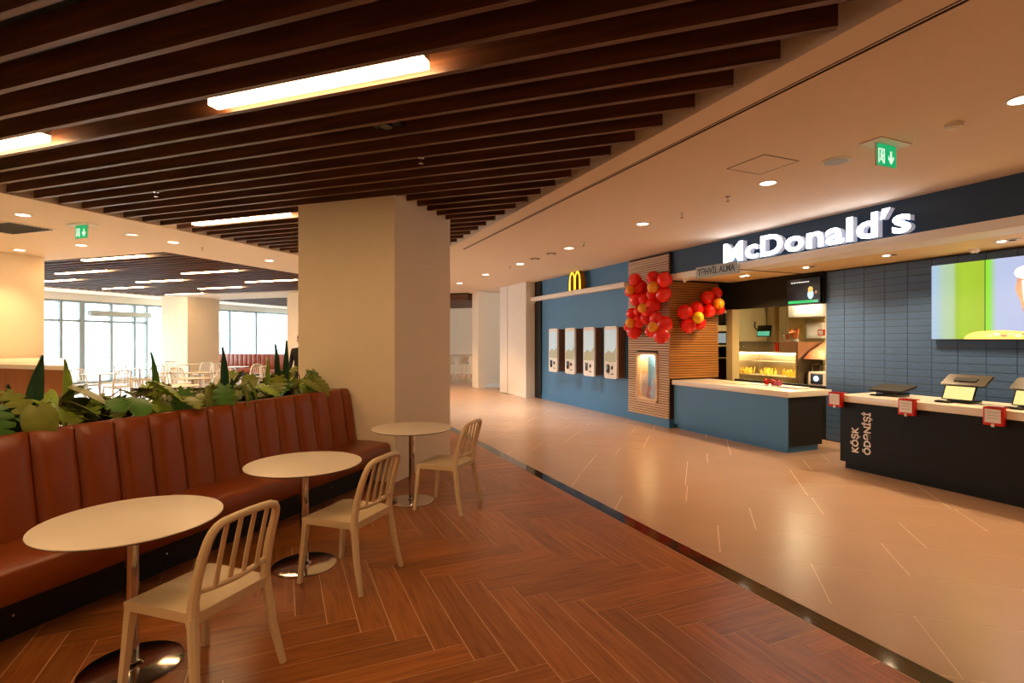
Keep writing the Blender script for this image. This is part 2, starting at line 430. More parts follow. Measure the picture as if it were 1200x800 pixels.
for k in range(-3, 18):
    mb = MB().prism([(2.822, 0.15 + 1.2 * k), (2.968, 0.15 + 1.2 * k), (2.968, 1.345 + 1.2 * k), (2.822, 1.345 + 1.2 * k)], -0.0009, 0.001)
    o = mb.build('border_stone', 'dark_stone', rz=ANG_S - ANG_A); o.parent = floor
# light tiling of the hall behind the planter
mb = MB(); mb.box(-21, -8.5, -0.0014, -4.62, 27, -0.0004); mb.box(-4.62, 12.6, -0.0014, -6.5, 27, -0.0004)
mb.build('hall_floor_slab', 'hall_tile').parent = floor

# ceiling
BAY1 = (-7.4, 14, -5, 10.4); BAY2 = (-19.4, -9.485, 7.2, 14.6); BAY3 = (-19.4, -9.485, 16.6, 24)
NE = 2.77
mb = MB()
for a0, a1, b0, b1 in [(-22, -9.485, -8.5, 7.2), (-9.485, -7.4, -8.5, 27), (-7.4, 14, 10.4, 27), (-7.4, 14, -8.5, -5), (-22, -9.485, 14.6, 16.6), (-22, -9.485, 24, 27), (-22, -19.4, 7.2, 14.6), (-22, -19.4, 16.6, 24)]:
    poly = clip([(a0, b0), (a1, b0), (a1, b1), (a0, b1)], lambda a, b: NE - ab2ns(a, b)[0])
    if len(poly) > 2: mb.prism(poly, Z, Z + 0.45)
nsp = [(NE, -13), (3.02, -13), (3.02, 9.25), (NE, 9.25)]
def nsprism(ps): mb.prism([ns2ab(*p) for p in ps], Z, Z + 0.45)
nsprism(nsp); nsprism([(3.075, -13), (14.5, -13), (14.5, 9.25), (3.075, 9.25)]); nsprism([(NE, 9.25), (14.5, 9.25), (14.5, 32), (NE, 32)])
mb.prism([ns2ab(*p) for p in [(3.0, -13), (3.1, -13), (3.1, 9.3), (3.0, 9.3)]], Z + 0.05, Z + 0.2, 1)
mb.prism([ns2ab(*p) for p in [(3.015, -13), (3.041, -13), (3.041, 9.249), (3.015, 9.249)]], Z + 0.004, Z + 0.055, 1)  # black strips fill the slot, its inner shade put into colour
mb.prism([ns2ab(*p) for p in [(3.054, -13), (3.074, -13), (3.074, 9.249), (3.054, 9.249)]], Z + 0.004, Z + 0.055, 1)
mb.box(-22.5, -9, Z + 0.42, 16, 28, Z + 0.5, 1)
ceiling = struct(mb.build('ceiling', ['ceiling_paint', 'plenum'], rz=ANG_A))
mb = MB().box(3.042, -13, Z + 0.004, 3.053, 9.25, Z + 0.05); o = mb.build('slot_blade', 'ceiling_paint', rz=ANG_S - ANG_A); o.parent = ceiling
SP = 0.2585
def slats(a0f, a1f, b0, b1, zb=Z + 0.015, h=0.17, th=0.042):
    k0 = math.ceil((b0 + 0.04 - 1.955) / SP)
    b = 1.955 + SP * k0
    while b < b1 - 0.04:
        a0, a1 = a0f(b), a1f(b)
        if a1 - a0 > 0.1: piece('wood_slat', 'slat_dark', ceiling, a0, b - th / 2, zb, a1, b + th / 2, zb + h)
        b += SP
slats(lambda b: -7.395, lambda b: (NE - 0.035 - 0.6821 * (b + 0.021)) / 0.7313, BAY1[2], BAY1[3])
slats(lambda b: BAY2[0] + .005, lambda b: BAY2[1] - .005, BAY2[2], BAY2[3])
slats(lambda b: BAY3[0] + .005, lambda b: BAY3[1] - .005, BAY3[2], BAY3[3])

# columns of the hall
def column(a0, b0, label, w=1.38, d=1.44):
    mb = MB().box(0, 0, 0, w, d, Z + 0.2); o = mb.build('column', 'plaster', bevel=0.006, seg=1)
    put(o, ANG_A, a0, b0); tag(o, label, 'column'); return o
column(-4.69, 5.3, 'broad cream square column at the end of the leather bench')
column(-13.7, 5.41, 'warm lit cream column at the left behind the wood counter')
column(-19.9, 15.0, 'white and tan column between the two far windows')
column(-13.75, 15.0, 'pale far column just left of the broad cream column')
# window wall
wl = struct(MB().box(-21.35, -9, 0, -21.0, 6, Z + .4).box(-21.35, 6, 3.06, -21.0, 26, Z + .4).box(-21.35, 6, 0, -21.0, 26, 0.06).box(-21.35, 26, 0, -21.0, 27.5, Z + .4).build('wall_left', 'white_wall', rz=ANG_A))  # unseen near stretch left windowless to keep cool daylight off the foreground
struct(MB().box(-22, 26.6, 0, 9, 26.9, Z + .4).build('wall_far', 'plaster', rz=ANG_A))
struct(MB().box(-22, -8.9, 0, 15, -8.6, Z + .4).build('wall_near', 'plaster', rz=ANG_A))
struct(MB().box(-3, -8.2, 0, 14, -7.9, Z + .4).build('wall_right', 'plaster', rz=ANG_S))
mull = [6.0, 8.4, 10.6, 12.18, 12.85, 13.86, 14.74, 15.23, 17.2, 19.24, 20.83, 23.2, 26]
for k in range(len(mull) - 1):
    b0, b1 = mull[k], mull[k + 1]; mb = MB(); w = 0.09 if abs(b0 - 12.85) < .01 else 0.045
    mb.box(-21.12, b0 - w, 0.06, -21.0, b0 + w, 3.06).box(-21.1, b0 + w, 2.98, -21.02, b1 - .045, 3.06).box(-21.1, b0 + w, 0.06, -21.02, b1 - .045, 0.14)
    if b1 < 17: mb.box(-21.1, b0 + w, 2.29, -21.02, b1 - .045, 2.37)
    w_ = struct(mb.build('window_%d' % (k + 1), 'mullion', rz=ANG_A))
    if b1 < 17:
        piece('window_pane', 'window_glass', w_, -21.07, b0 + w, 0.14, -21.05, b1 - .045, 2.29); piece('window_pane', 'window_glass', w_, -21.07, b0 + w, 2.37, -21.05, b1 - .045, 2.98)
    else: piece('window_pane', 'window_glass', w_, -21.07, b0 + w, 0.14, -21.05, b1 - .045, 2.98)

# ------------------------------------------------------------------ storefront structure
FS = ANG_S
struct(MB().box(6.7, 9.16, 0.0, 7.0, 13.68, Z).box(6.66, 13.30, 0.0, 6.7, 13.68, Z, 1).build('wall_storefront', ['blue_panel', 'black_matte'], rz=FS))
struct(MB().box(6.685, 9.16, 0.0, 6.7, 13.3, 0.13).build('baseboard_storefront', 'blue_panel', rz=FS))
struct(MB().box(6.7, -7.9, 2.85, 6.95, 7.905, Z).build('wall_fascia', 'fascia', rz=FS))
struct(MB().box(6.52, 9.165, 2.745, 6.699, 13.67, 2.855).build('trim_1', 'trim_white', rz=FS, bevel=.008))
struct(MB().box(6.52, -7.9, 2.745, 6.955, 7.78, 2.85).build('trim_2', 'trim_white', rz=FS, bevel=.008))
mb = MB().box(6.955, -7.9, 2.78, 8.5, 7.9, 2.9); mb.box(6.53, 6.12, 2.738, 8.2, 6.15, 2.745, 1)
struct(mb.build('trim_3', ['soffit_warm_glow', 'slat_back'], rz=FS))
# back wall of the counter zone (tiled part), header, kitchen shell
TS1 = 5.93
wt = struct(MB().box(8.215, -7.9, 0, 8.4, TS1, 2.78).build('wall_counter_back', 'tile_joint', rz=FS))
for i in range(10):
    s1 = TS1 - 0.006 - 0.3085 * i; s0 = s1 - 0.3025
    for j in range(27):
        z0 = 0.02 + 0.1015 * j
        if z0 + .098 > 2.78: continue
        if z0 < 0.7 and i < 9 and i > 4: continue
        dn = random.uniform(0, .0025)
        piece('wall_tile', 'wall_tile', wt, 8.203 - dn, s0, z0, 8.216, s1, z0 + 0.0955)
struct(MB().box(8.15, TS1, 2.25, 8.3, 8.6, 2.9).build('wall_header', 'black_matte', rz=FS))
mb = MB(); mb.box(8.22, TS1 - .0, .9, 8.4, TS1 + .025, 2.25)
mb.box(11.2, 4.0, 0, 11.4, 9.4, 2.9).box(8.4, 4.0, 0, 11.2, 4.1, 2.9).box(8.4, 9.3, 0, 11.2, 9.4, 2.9).box(7.1, 9.1, 0, 8.4, 9.2, 2.9)
struct(MB().box(8.22, TS1, 0, 8.3, 7.86, .88).build('wall_hatch_sill', 'black_matte', rz=FS))
struct(mb.build('wall_kitchen', 'cream_tile', rz=FS))
struct(MB().box(8.3, 4.0, 2.7, 11.4, 9.4, 2.75).build('ceiling_kitchen', 'white_wall', rz=FS))
struct(MB().box(8.16, 7.86, 0.0, 8.34, 8.01, 2.25).build('trim_4', 'kitchen_beige', rz=FS))
# white walls left of the storefront
struct(MB().box(6.38, 13.68, 0, 7.2, 15.0, Z).build('wall_passage', 'white_wall', rz=FS))
struct(MB().box(6.36, 15.0, 0, 7.0, 15.6, Z).build('wall_passage_pier', 'white_wall', rz=FS))
struct(MB().box(6.2, 17.3, 0, 9.5, 17.6, Z).box(6.13, 17.0, 0, 6.42, 17.6, Z).build('wall_recess', 'plaster', rz=FS))
struct(MB().box(6.42, 17.28, 0.0, 9.4, 17.3, 0.12).build('baseboard_recess', 'trim_white', rz=FS))
struct(MB().box(6.372, 13.7, 0.0, 6.38, 15.0, 0.10).build('baseboard_passage', 'trim_white', rz=FS))

# wood slat portal pillar with display niche
PS0, PS1, PN = 7.905, 9.155, 6.62
NS0, NS1, NZ0, NZ1 = 8.2, 8.866, 0.43, 1.40
pil = thing('slatted_pillar', 'light oak pillar of horizontal slats with a lit display niche', 'pillar', FS, PN, PS0)
LP = NS0 - PS0, NS1 - PS0
mb = MB().box(.03, 0, .16, .5, LP[0], Z).box(.03, LP[1], .16, .5, 1.25, Z).box(.03, LP[0], .16, .5, LP[1], NZ0).box(.03, LP[0], NZ1, .5, LP[1], Z).box(.40, LP[0], NZ0, .5, LP[1], NZ1)
mb.build('pillar_core', 'slat_back', pil)
MB().box(.02, 0, 0, .5, 1.25, .16).build('plinth', 'blue_panel', pil)
z = 0.17
while z + .03 < Z - .01:
    if z + .032 > NZ0 and z < NZ1:
        piece('oak_slat', 'slat_oak', pil, 0, 0, z, .03, LP[0], z + .031); piece('oak_slat', 'slat_oak', pil, 0, LP[1], z, .03, 1.25, z + .031)
    else: piece('oak_slat', 'slat_oak', pil, 0, 0, z, .03, 1.25, z + .031)
    z += .0455
def rrect(x0, y0, x1, y1, r, n=5):
    out = []
    for cx, cy, a0 in ((x1 - r, y1 - r, 0), (x0 + r, y1 - r, PI / 2), (x0 + r, y0 + r, PI), (x1 - r, y0 + r, 1.5 * PI)):
        for i in range(n + 1): a = a0 + PI / 2 * i / n; out.append((cx + r * math.cos(a), cy + r * math.sin(a)))
    return out
def ring(mb, outer, inner, d0, d1, fn, mi=0):
    n = len(outer); vs = [fn(x, y, d) for d in (d0, d1) for x, y in outer] + [fn(x, y, d) for d in (d0, d1) for x, y in inner]
    fs = []
    for i in range(n):
        j = (i + 1) % n
        fs += [(i, j, n + j, n + i), (2 * n + j, 2 * n + i, 3 * n + i, 3 * n + j), (j, i, 2 * n + i, 2 * n + j), (n + i, n + j, 3 * n + j, 3 * n + i)]
    return mb.add(vs, fs, mi)
ncase = thing('display_case', 'rounded wooden display case with small toys set in oak pillar', 'display case', FS, PN, NS0)
W_, H_ = NS1 - NS0, NZ1 - NZ0
fn = lambda x, y, d: (d, x, NZ0 + y)
mb = MB(); ring(mb, rrect(0, 0, W_, H_, .09), rrect(.05, .05, W_ - .05, H_ - .05, .07), -.03, .25, fn); mb.build('case_frame', 'slat_oak', ncase, smooth=True)
MB().box(.24, .02, NZ0 + .02, .26, W_ - .02, NZ1 - .02).build('back_panel', 'blue_panel', ncase)
MB().box(.0, .05, NZ0 + .05, .004, W_ - .05, NZ1 - .05).build('glass_pane', 'case_glass', ncase)
MB().box(.05, .10, NZ1 - .075, .2, W_ - .1, NZ1 - .06).build('case_lamp', 'niche_glow', ncase)
for k, (y, z, r, h, m_) in enumerate([(.15, .05, .06, .30, 'toy_pink'), (.30, .05, .07, .42, 'toy_grey'), (.435, .05, .05, .25, 'toy_rose'), (.54, .05, .035, .5, 'toy_pink')]):
    t = MB().lathe([(r * .8, 0), (r, h * .3), (r * .7, h * .55), (r * .75, h * .75), (r * .3, h)], n=12).build('toy_figure', m_, smooth=True)
    put(t, FS, PN + .14, NS0 + y, NZ0 + .051)
    tag(t, ['short pinkish figure at the right in the pillar display case', 'tall grey figure in the middle of the pillar display case', 'low rose figure left of centre in the pillar display case', 'slender pink figure at the left in the pillar display case'][k], 'figurine', 'toys in the display case')
# slatted return beside the kitchen hatch
ret = struct(MB().box(7.125, 7.906, 0.0, 7.82, 8.05, 2.78).build('wall_slat_return', 'slat_back', rz=FS))
z = 0.93
while z + .03 < 2.77:
    piece('oak_slat', 'slat_oak_warmlit', ret, 6.63, 7.880, z, 7.82, 7.906, z + .032); z += .0455

# ------------------------------------------------------------------ counters
def counter(name, label, s_lo, s_hi, nf, depth, zt, body_front, body_side):
    t = thing(name, label, 'counter', FS, nf, s_lo); w = s_hi - s_lo
    MB().box(.03, .02, .09, depth - .06, w - .02, zt - .085).build('body', body_side, t)
    MB().box(.015, .02, .09, .03, w - .02, zt - .085).build('front_panel', body_front, t)
    MB().box(.06, .06, 0, depth - .1, w - .06, .09).build('toe_kick', body_front, t)
    return t
c1 = counter('service_counter', 'blue fronted service counter before the kitchen hatch', 5.42, 7.885, 6.7, .80, .90, 'blue_panel', 'black_matte')
w1 = MB().box(-.02, -.02, .815, .9, 2.462, .90).build('worktop', 'counter_white', bevel=.006); w1.parent = c1
c2 = counter('payment_counter', 'black payment counter with white worktop and lettering', -.6, 4.62, 6.62, .75, .945, 'navy', 'black_matte')
w2 = MB().box(-.03, -.02, .86, .8, 5.2, .945).build('worktop', 'counter_white', bevel=.006); w2.parent = c2
def lettering(body, size, depth, fnmap, name, m, parent, offset=0.0, sx=1.0):
    vs, fs = text_geo(body, size, depth, offset, sx)
    return MB().add([fnmap(*v) for v in vs], fs).build(name, m, parent)
for body, s_up in (('KÖŞK', 4.365), ('ÖDƏNİŞİ', 4.215)):
    # reads upwards: text x -> z, text y -> s
    lettering(body, .115, .004, lambda x, y, z_, s0=s_up: (.015 - .002 - z_, s0 + .6 + y, .225 + x), 'lettering', 'paper', c2, offset=.003)

# red suggestion boxes on the counter edge
for k, s in enumerate((4.60, 3.75, 2.944)):
    t = thing('leaflet_box', ['red leaflet box at the lettered end of the payment counter', 'red leaflet box midway along the payment counter edge', 'red leaflet box nearest the right on the payment counter edge'][k], 'box', FS, 6.585, s, .79, 0, 'red boxes on the counter edge')
    mb = MB().box(-.06, -.085, 0, .0, .085, .185); mb.box(-.06, -.085, .172, .06, .085, .185); mb.build('holder', 'red_plastic', t, bevel=.006)
    MB().box(-.064, -.065, .03, -.06, .065, .165).build('paper_sheet', 'paper', t)
    for q in range(3): MB().box(-.0645, -.045, .07 + .03 * q, -.064, .045, .076 + .03 * q).build('print_line', 'grey_sign', t)
    MB().box(-.068, -.012, -.012, -.058, .012, .02).build('tab', 'paper', t)
# pos terminals
def pos(s, label, n=7.0, rz=0.0):
    t = thing('pos_terminal', label, 'till', FS, n, s, .945, rz, 'tills on the payment counter')
    MB().box(-.06, -.11, 0, .2, .11, .03).build('base', 'black_gloss', t, bevel=.008)
    MB().tube([(.12, 0, .02), (.10, 0, .14), (.06, 0, .22)], [.03, .028, .025]).build('stand', 'black_matte', t)
    # operator display leaning back, seen from behind
    fn = lambda x, y, d: (.02 + .16 * (y / .26) + d * .85, x, .20 + y * .36 - d * .5)
    mb = MB().prism(rrect(-.21, 0, .21, .30, .02), 0, .03, fn=fn); mb.build('operator_display', 'till_dark', t)
    MB().prism(rrect(-.11, .10, .11, .2, .02), -.012, -.001, fn=fn).build('rear_vent', 'black_matte', t)
    f2 = lambda x, y, d: (-.07 + .08 * (y / .16) + d, x, .035 + y)
    MB().prism([(-.15, 0), (.15, 0), (.15, .155), (-.15, .155)], 0, .02, fn=f2).build('customer_screen_body', 'black_gloss', t)
    MB().prism([(-.138, .01), (.138, .01), (.138, .147), (-.138, .147)], -.002, 0, fn=f2).build('customer_screen', 'scr_cream', t)
    mb = MB().box(-.17, .02, 0, -.09, .17, .022); mb.build('card_reader', 'black_gloss', t, bevel=.006)
    return t
pos(3.43, 'till with a bright yellow customer screen facing the shopper', n=6.95)
pos(2.80, 'till with lit screen at the right frame edge', n=6.95)
t = thing('till_keyboard', 'flat folded black till lying on the payment counter', 'till', FS, 7.0, 4.22, .945)
mb = MB().prism(rrect(-.2, 0, .2, .34, .03), 0, .025, fn=lambda x, y, d: (y - .1, x, .05 + .06 * (y / .34) + d)); mb.build('screen_back', 'black_matte', t)
MB().box(-.1, -.16, 0, .15, .1, .05).build('base', 'black_gloss', t, bevel=.008)
MB().box(-.17, .02, 0, -.11, .13, .02).build('card_reader', 'black_gloss', t, bevel=.005)

# ------------------------------------------------------------------ signs
def smap(n0, s0, z0, sxx=1.0): return lambda x, y, z_: (n0 - z_, s0 - x * sxx, z0 + y)
sg = thing('storefront_sign', 'glowing white letters of the shop name on the dark fascia', 'sign', FS, 6.7, 5.14, 2.89)
vs, fs = text_geo("McDonald's", .40, .09, .0105, space=1.05)
x0 = min(v[0] for v in vs); x1 = max(v[0] for v in vs); capy = max(v[1] for v in vs); lo = min(v[1] for v in vs)
kx = 2.80 / (x1 - x0); ky = .325 / (capy - lo)
for iv, if_ in islands(vs, fs):
    mb = MB()
    w_i = max(v[0] for v in iv) - min(v[0] for v in iv); h_i = max(v[1] for v in iv) - min(v[1] for v in iv)
    if h_i < .5 * (capy - lo):
        xa = (max(v[0] for v in iv) + min(v[0] for v in iv)) / 2 - .005; ya = capy
        ap = MB().prism([(xa - .035, ya - .115), (xa - .005, ya - .115), (xa + .045, ya), (xa - .022, ya)], -.045, .045); iv, if_ = ap.v, ap.f
    P = [(-.055 - z_, 1.40 - (x - x0) * kx, (y - lo) * ky) for x, y, z_ in iv]
    mb.add(P, if_)
    for q, f in enumerate(mb.f):
        mb.m[q] = 0 if all(P[i][0] < -.09 for i in f) else 1
    mb.build('letter', ['letter_emit', 'letter_side'], sg)
# twin-arch emblem
ar = thing('arch_emblem', 'yellow twin-arch emblem standing on the white ledge', 'sign', FS, 6.58, 11.15, 2.857)
def arch(cx, w, H, th):
    out = []; inn = []
    for i in range(17):
        t = PI * i / 16
        out.append((cx - w * math.cos(t) * (1 if True else 1), H * math.sin(t) ** 0.62))
        inn.append((cx - (w - th * (1 - .25 * math.sin(t))) * math.cos(t), (H - th * .75) * math.sin(t) ** 0.62))
    return out, inn
for cx in (-.125, .125):
    o_, i_ = arch(cx, .16, .45, .088); mb = MB()
    fn = lambda x, y, d: (d, -x, y); n = len(o_)
    vs = [fn(x, y, d) for d in (-.08, .06) for x, y in o_] + [fn(x, y, d) for d in (-.08, .06) for x, y in i_]
    fs = []; ms = []
    for i in range(n - 1):
        fs += [(i, i + 1, 2 * n + i + 1, 2 * n + i), (n + i, n + i + 1, 3 * n + i + 1, 3 * n + i), (i, i + 1, n + i + 1, n + i), (2 * n + i, 2 * n + i + 1, 3 * n + i + 1, 3 * n + i)]; ms += [0, 1, 1, 1]
    fs += [(0, n, 3 * n, 2 * n), (n - 1, 2 * n - 1, 4 * n - 1, 3 * n - 1)]; ms += [1, 1]
    mb.add(vs, fs); mb.m = ms; mb.build('arch', ['arch_emit', 'arch_side'], ar)
# pick-up sign
t = thing('pickup_sign', 'grey plate sign with dark lettering hung on the white ledge', 'sign', FS, 6.47, 6.13, 2.69)
MB().box(0, 0, 0, .045, .9, .185).build('plate', 'grey_sign', t)
vs, fs = text_geo('TƏHVİL ALMA', .15, .004, .003); x0 = min(v[0] for v in vs); x1 = max(v[0] for v in vs); k_ = .80 / (x1 - x0)
MB().add([(-.002 - z_, .85 - (x - x0) * k_, .045 + y) for x, y, z_ in vs], fs).build('lettering', 'sign_ink', t)

# ------------------------------------------------------------------ kiosks
def kiosk(s, label):
    t = thing('order_kiosk', label, 'kiosk', FS, 6.45, s, .82, 0, 'self-order kiosks on the blue wall')
    fn = lambda x, y, d: (d, x, y)
    MB().box(.04, -.19, .02, .25, .19, 1.1).build('housing', 'kiosk_wood', t, bevel=.01)
    MB().prism(rrect(-.235, 0, .235, 1.12, .06), 0, .045, fn=fn).build('front_frame', 'kiosk_white', t)
    m_ = MB().prism(rrect(-.205, .36, .205, 1.04, .012), -.004, 0, fn=fn).build('screen', 'scr_sky', t)
    MB().prism([(-.205, .36), (.205, .36), (.205, .52), (.06, .60), (-.1, .55), (-.205, .66)], -.006, -.0042, fn=fn).build('screen_picture', 'scr_land', m_)
    MB().box(-.03, .04, .12, 0, .12, .30).build('card_reader', 'black_gloss', t, bevel=.006)
    MB().box(-.006, -.1, .2, 0, -.03, .27).build('scanner', 'black_gloss', t)
    MB().box(-.004, -.12, .09, 0, -.02, .11).build('receipt_slot', 'black_matte', t)
for s, l in ((12.17, 'white self-order kiosk farthest left, by the black corner'), (11.30, 'second white self-order kiosk from the left on blue wall'), (10.43, 'third white self-order kiosk from the left on blue wall'), (9.56, 'white self-order kiosk nearest the oak pillar')): kiosk(s, l)

# ------------------------------------------------------------------ menu screens
def menu(s_hi, label, bands, food=None):
    t = thing('menu_screen', label, 'screen', FS, 8.10, s_hi - .6, 1.655, 0, 'menu screens on the tiled wall')
    MB().box(0, 0, 0, .07, .598, 1.0).build('cabinet', 'black_matte', t)
    for x0, x1, m_ in bands: MB().box(-.004, .598 - x1, .004, 0, .598 - x0, .996).build('picture_band', m_, t)
    for name, pts, m_, dz in food or []:
        MB().prism(pts, -.0042 - dz, -.0040, fn=lambda x, y, d: (d, .598 - x, y)).build(name, m_, t)
def arc_poly(cx, cy, rx, ry, a0, a1, n=16): return [(cx + rx * math.cos(a0 + (a1 - a0) * i / n), cy + ry * math.sin(a0 + (a1 - a0) * i / n)) for i in range(n + 1)]
dome1 = [p for p in arc_poly(.60, .004, .22, .10, PI / 2, PI)] + [(.598, .004)]
menu(4.335, 'lit menu screen with lime green band, left of the pair', [(0.004, .594, 'menu_pic_1')], [('picture_food', dome1, 'scr_gold', .001)])
cup = [(.44, .84), (.60, .86), (.60, .10), (.53, .18), (.47, .45), (.42, .60), (.44, .72)]
menu(3.735, 'lit menu screen with a milkshake, right of the pair', [(0.004, .594, 'menu_pic_2')],
     [('picture_cup', [(.30 + (x - .42), y) for x, y in cup], 'scr_brown', .001), ('picture_cream', arc_poly(.40, .80, .11, .08, 0, 2 * PI)[:-1], 'scr_text', .002), ('picture_food', [(.0, .004), (.598, .004), (.598, .06), (.45, .085), (.2, .11), (0, .104)], 'scr_gold', .003), ('picture_cup_stripe', [(.36, .70), (.40, .72), (.42, .3), (.40, .25)], 'scr_pink', .0015)] + [('picture_garnish', arc_poly(.05 + .07 * i, .045 + .02 * (i % 2), .035, .018, 0, 2 * PI)[:-1], ['scr_cream', 'scr_pale', 'scr_brown'][i % 3], .004 + .0003 * i) for i in range(8)])
menu(3.135, 'lit menu screen past the right frame edge', [(0, .598, 'scr_white')])
# black order-status screen over the hatch
t = thing('status_screen', 'black wall screen with a green bar over the kitchen hatch', 'screen', FS, 8.09, 5.95, 2.25)
MB().box(0, 0, 0, .06, .62, .43).build('cabinet', 'black_gloss', t)
MB().box(-.003, .12, .02, 0, .59, .065).build('green_bar', 'scr_tgreen', t); MB().box(-.003, .03, .02, 0, .12, .065).build('teal_bar', 'scr_teal', t)
for q in range(7): MB().box(-.003, .20 + .05 * q, .365, 0, .235 + .05 * q, .383).build('caption_dash', 'scr_text', t)
MB().prism(arc_poly(.17, .16, .055, .08, 0, 2 * PI)[:-1], -.003, 0, fn=lambda x, y, d: (d, x, y)).build('picture_blob', 'scr_blue', t)
MB().prism(arc_poly(.17, .24, .045, .05, 0, 2 * PI)[:-1], -.004, -.003, fn=lambda x, y, d: (d, x, y)).build('picture_blob', 'scr_gold', t)
MB().prism(arc_poly(.07, .19, .02, .03, 0, 2 * PI)[:-1], -.004, -.003, fn=lambda x, y, d: (d, x, y)).build('picture_blob', 'scr_brown', t)
# ------------------------------------------------------------------ balloons
def balloon(n, s, z, r, m_, label, grp, cat='balloon'):
    t = MB().lathe([(r * .02, -r * 1.12), (r * .1, -r * 1.08), (r * .35, -r * .97)] + [(r * math.cos(a), r * 1.04 * math.sin(a)) for a in [(-1.15 + 2.55 * i / 10) for i in range(11)]] + [(r * .03, r * 1.04)], n=18).build('balloon', m_, smooth=True)
    X, Y = rot2(FS, n, s); t.location = (X, Y, z); t.rotation_euler = (random.uniform(-.5, .5), random.uniform(-.5, .5), random.uniform(0, 6))
    tag(t, label, cat, grp); return t
red_l = [(195, 225, 52), (240, 295, 62), (365, 205, 54), (470, 222, 62), (145, 335, 42), (205, 405, 52), (275, 400, 46), (350, 355, 44), (460, 355, 64), (365, 465, 64), (300, 515, 42), (225, 515, 40), (165, 540, 46), (300, 585, 54), (230, 615, 48), (395, 590, 57), (470, 635, 64), (185, 705, 60), (130, 665, 38), (340, 705, 46), (440, 740, 66)]
org_l = [(150, 315, 38), (360, 292, 46), (260, 487, 36), (145, 628, 38), (360, 665, 39)]
bl = [(720 + x / 8, 300 + y / 8, r / 8, 0) for x, y, r in red_l] + [(720 + x / 8, 300 + y / 8, r / 8, 1) for x, y, r in org_l]
pos_b = []
for u, v, r, o_ in bl:
    n = 6.30 if o_ else 6.44
    Y, s = ray_n(u, n); rr = 1.17 * r / FPX * Y; pos_b.append([n, s, zat(v, Y), rr, o_, u, v])
for it in range(120):
    for i in range(len(pos_b)):
        for j in range(i):
            a, b = pos_b[i], pos_b[j]; d2 = (a[1] - b[1]) ** 2 + (a[2] - b[2]) ** 2; R = (a[3] + b[3]) * .93
            if d2 < R * R:
                need = math.sqrt(R * R - d2); dn = a[0] - b[0]
                if abs(dn) < need:
                    sh = (need - abs(dn)) * .25; sg_ = 1 if dn >= 0 else -1
                    a[0] += sg_ * sh; b[0] -= sg_ * sh
    for p in pos_b: p[0] = min(max(p[0], 6.08), 6.60 - p[3])
side = lambda u: 'left' if u < 748 else ('right' if u > 772 else 'middle')
lev = lambda v: 'top' if v < 340 else ('bottom' if v > 376 else 'mid-height')
ORD = ['topmost', 'second', 'third', 'fourth', 'fifth', 'sixth', 'seventh', 'eighth', 'ninth', 'tenth', 'eleventh', 'twelfth']
cnt = {}
for n, s, z, r, o_, u, v in sorted(pos_b, key=lambda q: q[6]):
    Y2, s2 = ray_n(u, n); key = (o_, side(u)); k = cnt.get(key, 0); cnt[key] = k + 1
    lb = '%s balloon, %s from the top at the %s of the pillar cluster' % ('small orange' if o_ else 'red', ORD[k] if k else 'first', side(u))
    balloon(n, s2, zat(v, Y2), r, 'balloon_orange' if o_ else 'balloon_red', lb, 'balloons on the oak pillar')
red_r = [(875, 390, 60), (955, 350, 52), (890, 510, 58), (985, 500, 46), (660, 525, 66), (770, 490, 60), (690, 650, 66), (800, 630, 52)]
def ray_s(u, s):
    t = (u - CX) / FPX; Y = s / (0.9171 - 0.3987 * t); return Y, Y * (0.9171 * t + 0.3987)
rl = ['big red balloon of the upper trio by the black header', 'red balloon topmost of the kitchen hatch garland', 'red balloon joining the two trios of the hatch garland', 'red balloon under the right orange one of the hatch garland', 'big red balloon at the left end of the hatch garland', 'bright red balloon above the yellow balloon', 'big red balloon lowest in the hatch garland', 'red balloon below right of the yellow balloon']
for (x, y, r), l in zip(red_r, rl):
    u, v = 720 + x / 8, 300 + y / 8; Y, n = ray_s(u, 7.72); rr = 1.08 * r / 8 / FPX * Y; balloon(n, 7.72, zat(v, Y), rr, 'balloon_red', l, 'balloons on the slatted return')
for (x, y, r), m_, l in zip([(980, 445, 50), (785, 575, 52)], ['balloon_orange', 'balloon_yellow'], ['orange balloon at the right end of the hatch garland', 'bright yellow balloon among the hatch garland']):
    u, v = 720 + x / 8, 300 + y / 8; Y, n = ray_s(u, 7.56); balloon(n, 7.56, zat(v, Y), r / 8 / FPX * Y, m_, l, 'balloons on the slatted return')

# ------------------------------------------------------------------ kitchen behind the hatch
def kbox(name, label, cat, u0, v0, u1, v1, n, depth, m_, bevel=.004, zmin=None, group=None):
    """a cabinet-like thing whose front lies at plane n and spans the measured rectangle"""
    Ym, sm = ray_n((u0 + u1) / 2, n); s1 = ray_n(u0, n)[1]; s0 = ray_n(u1, n)[1]; z1 = zat(v0, Ym); z0 = zat(v1, Ym)
    if zmin is not None: z0 = zmin
    t = thing(name, label, cat, FS, n, s0, z0, 0, group)
    return t, s1 - s0, z1 - z0, depth, m_
NK = 9.0
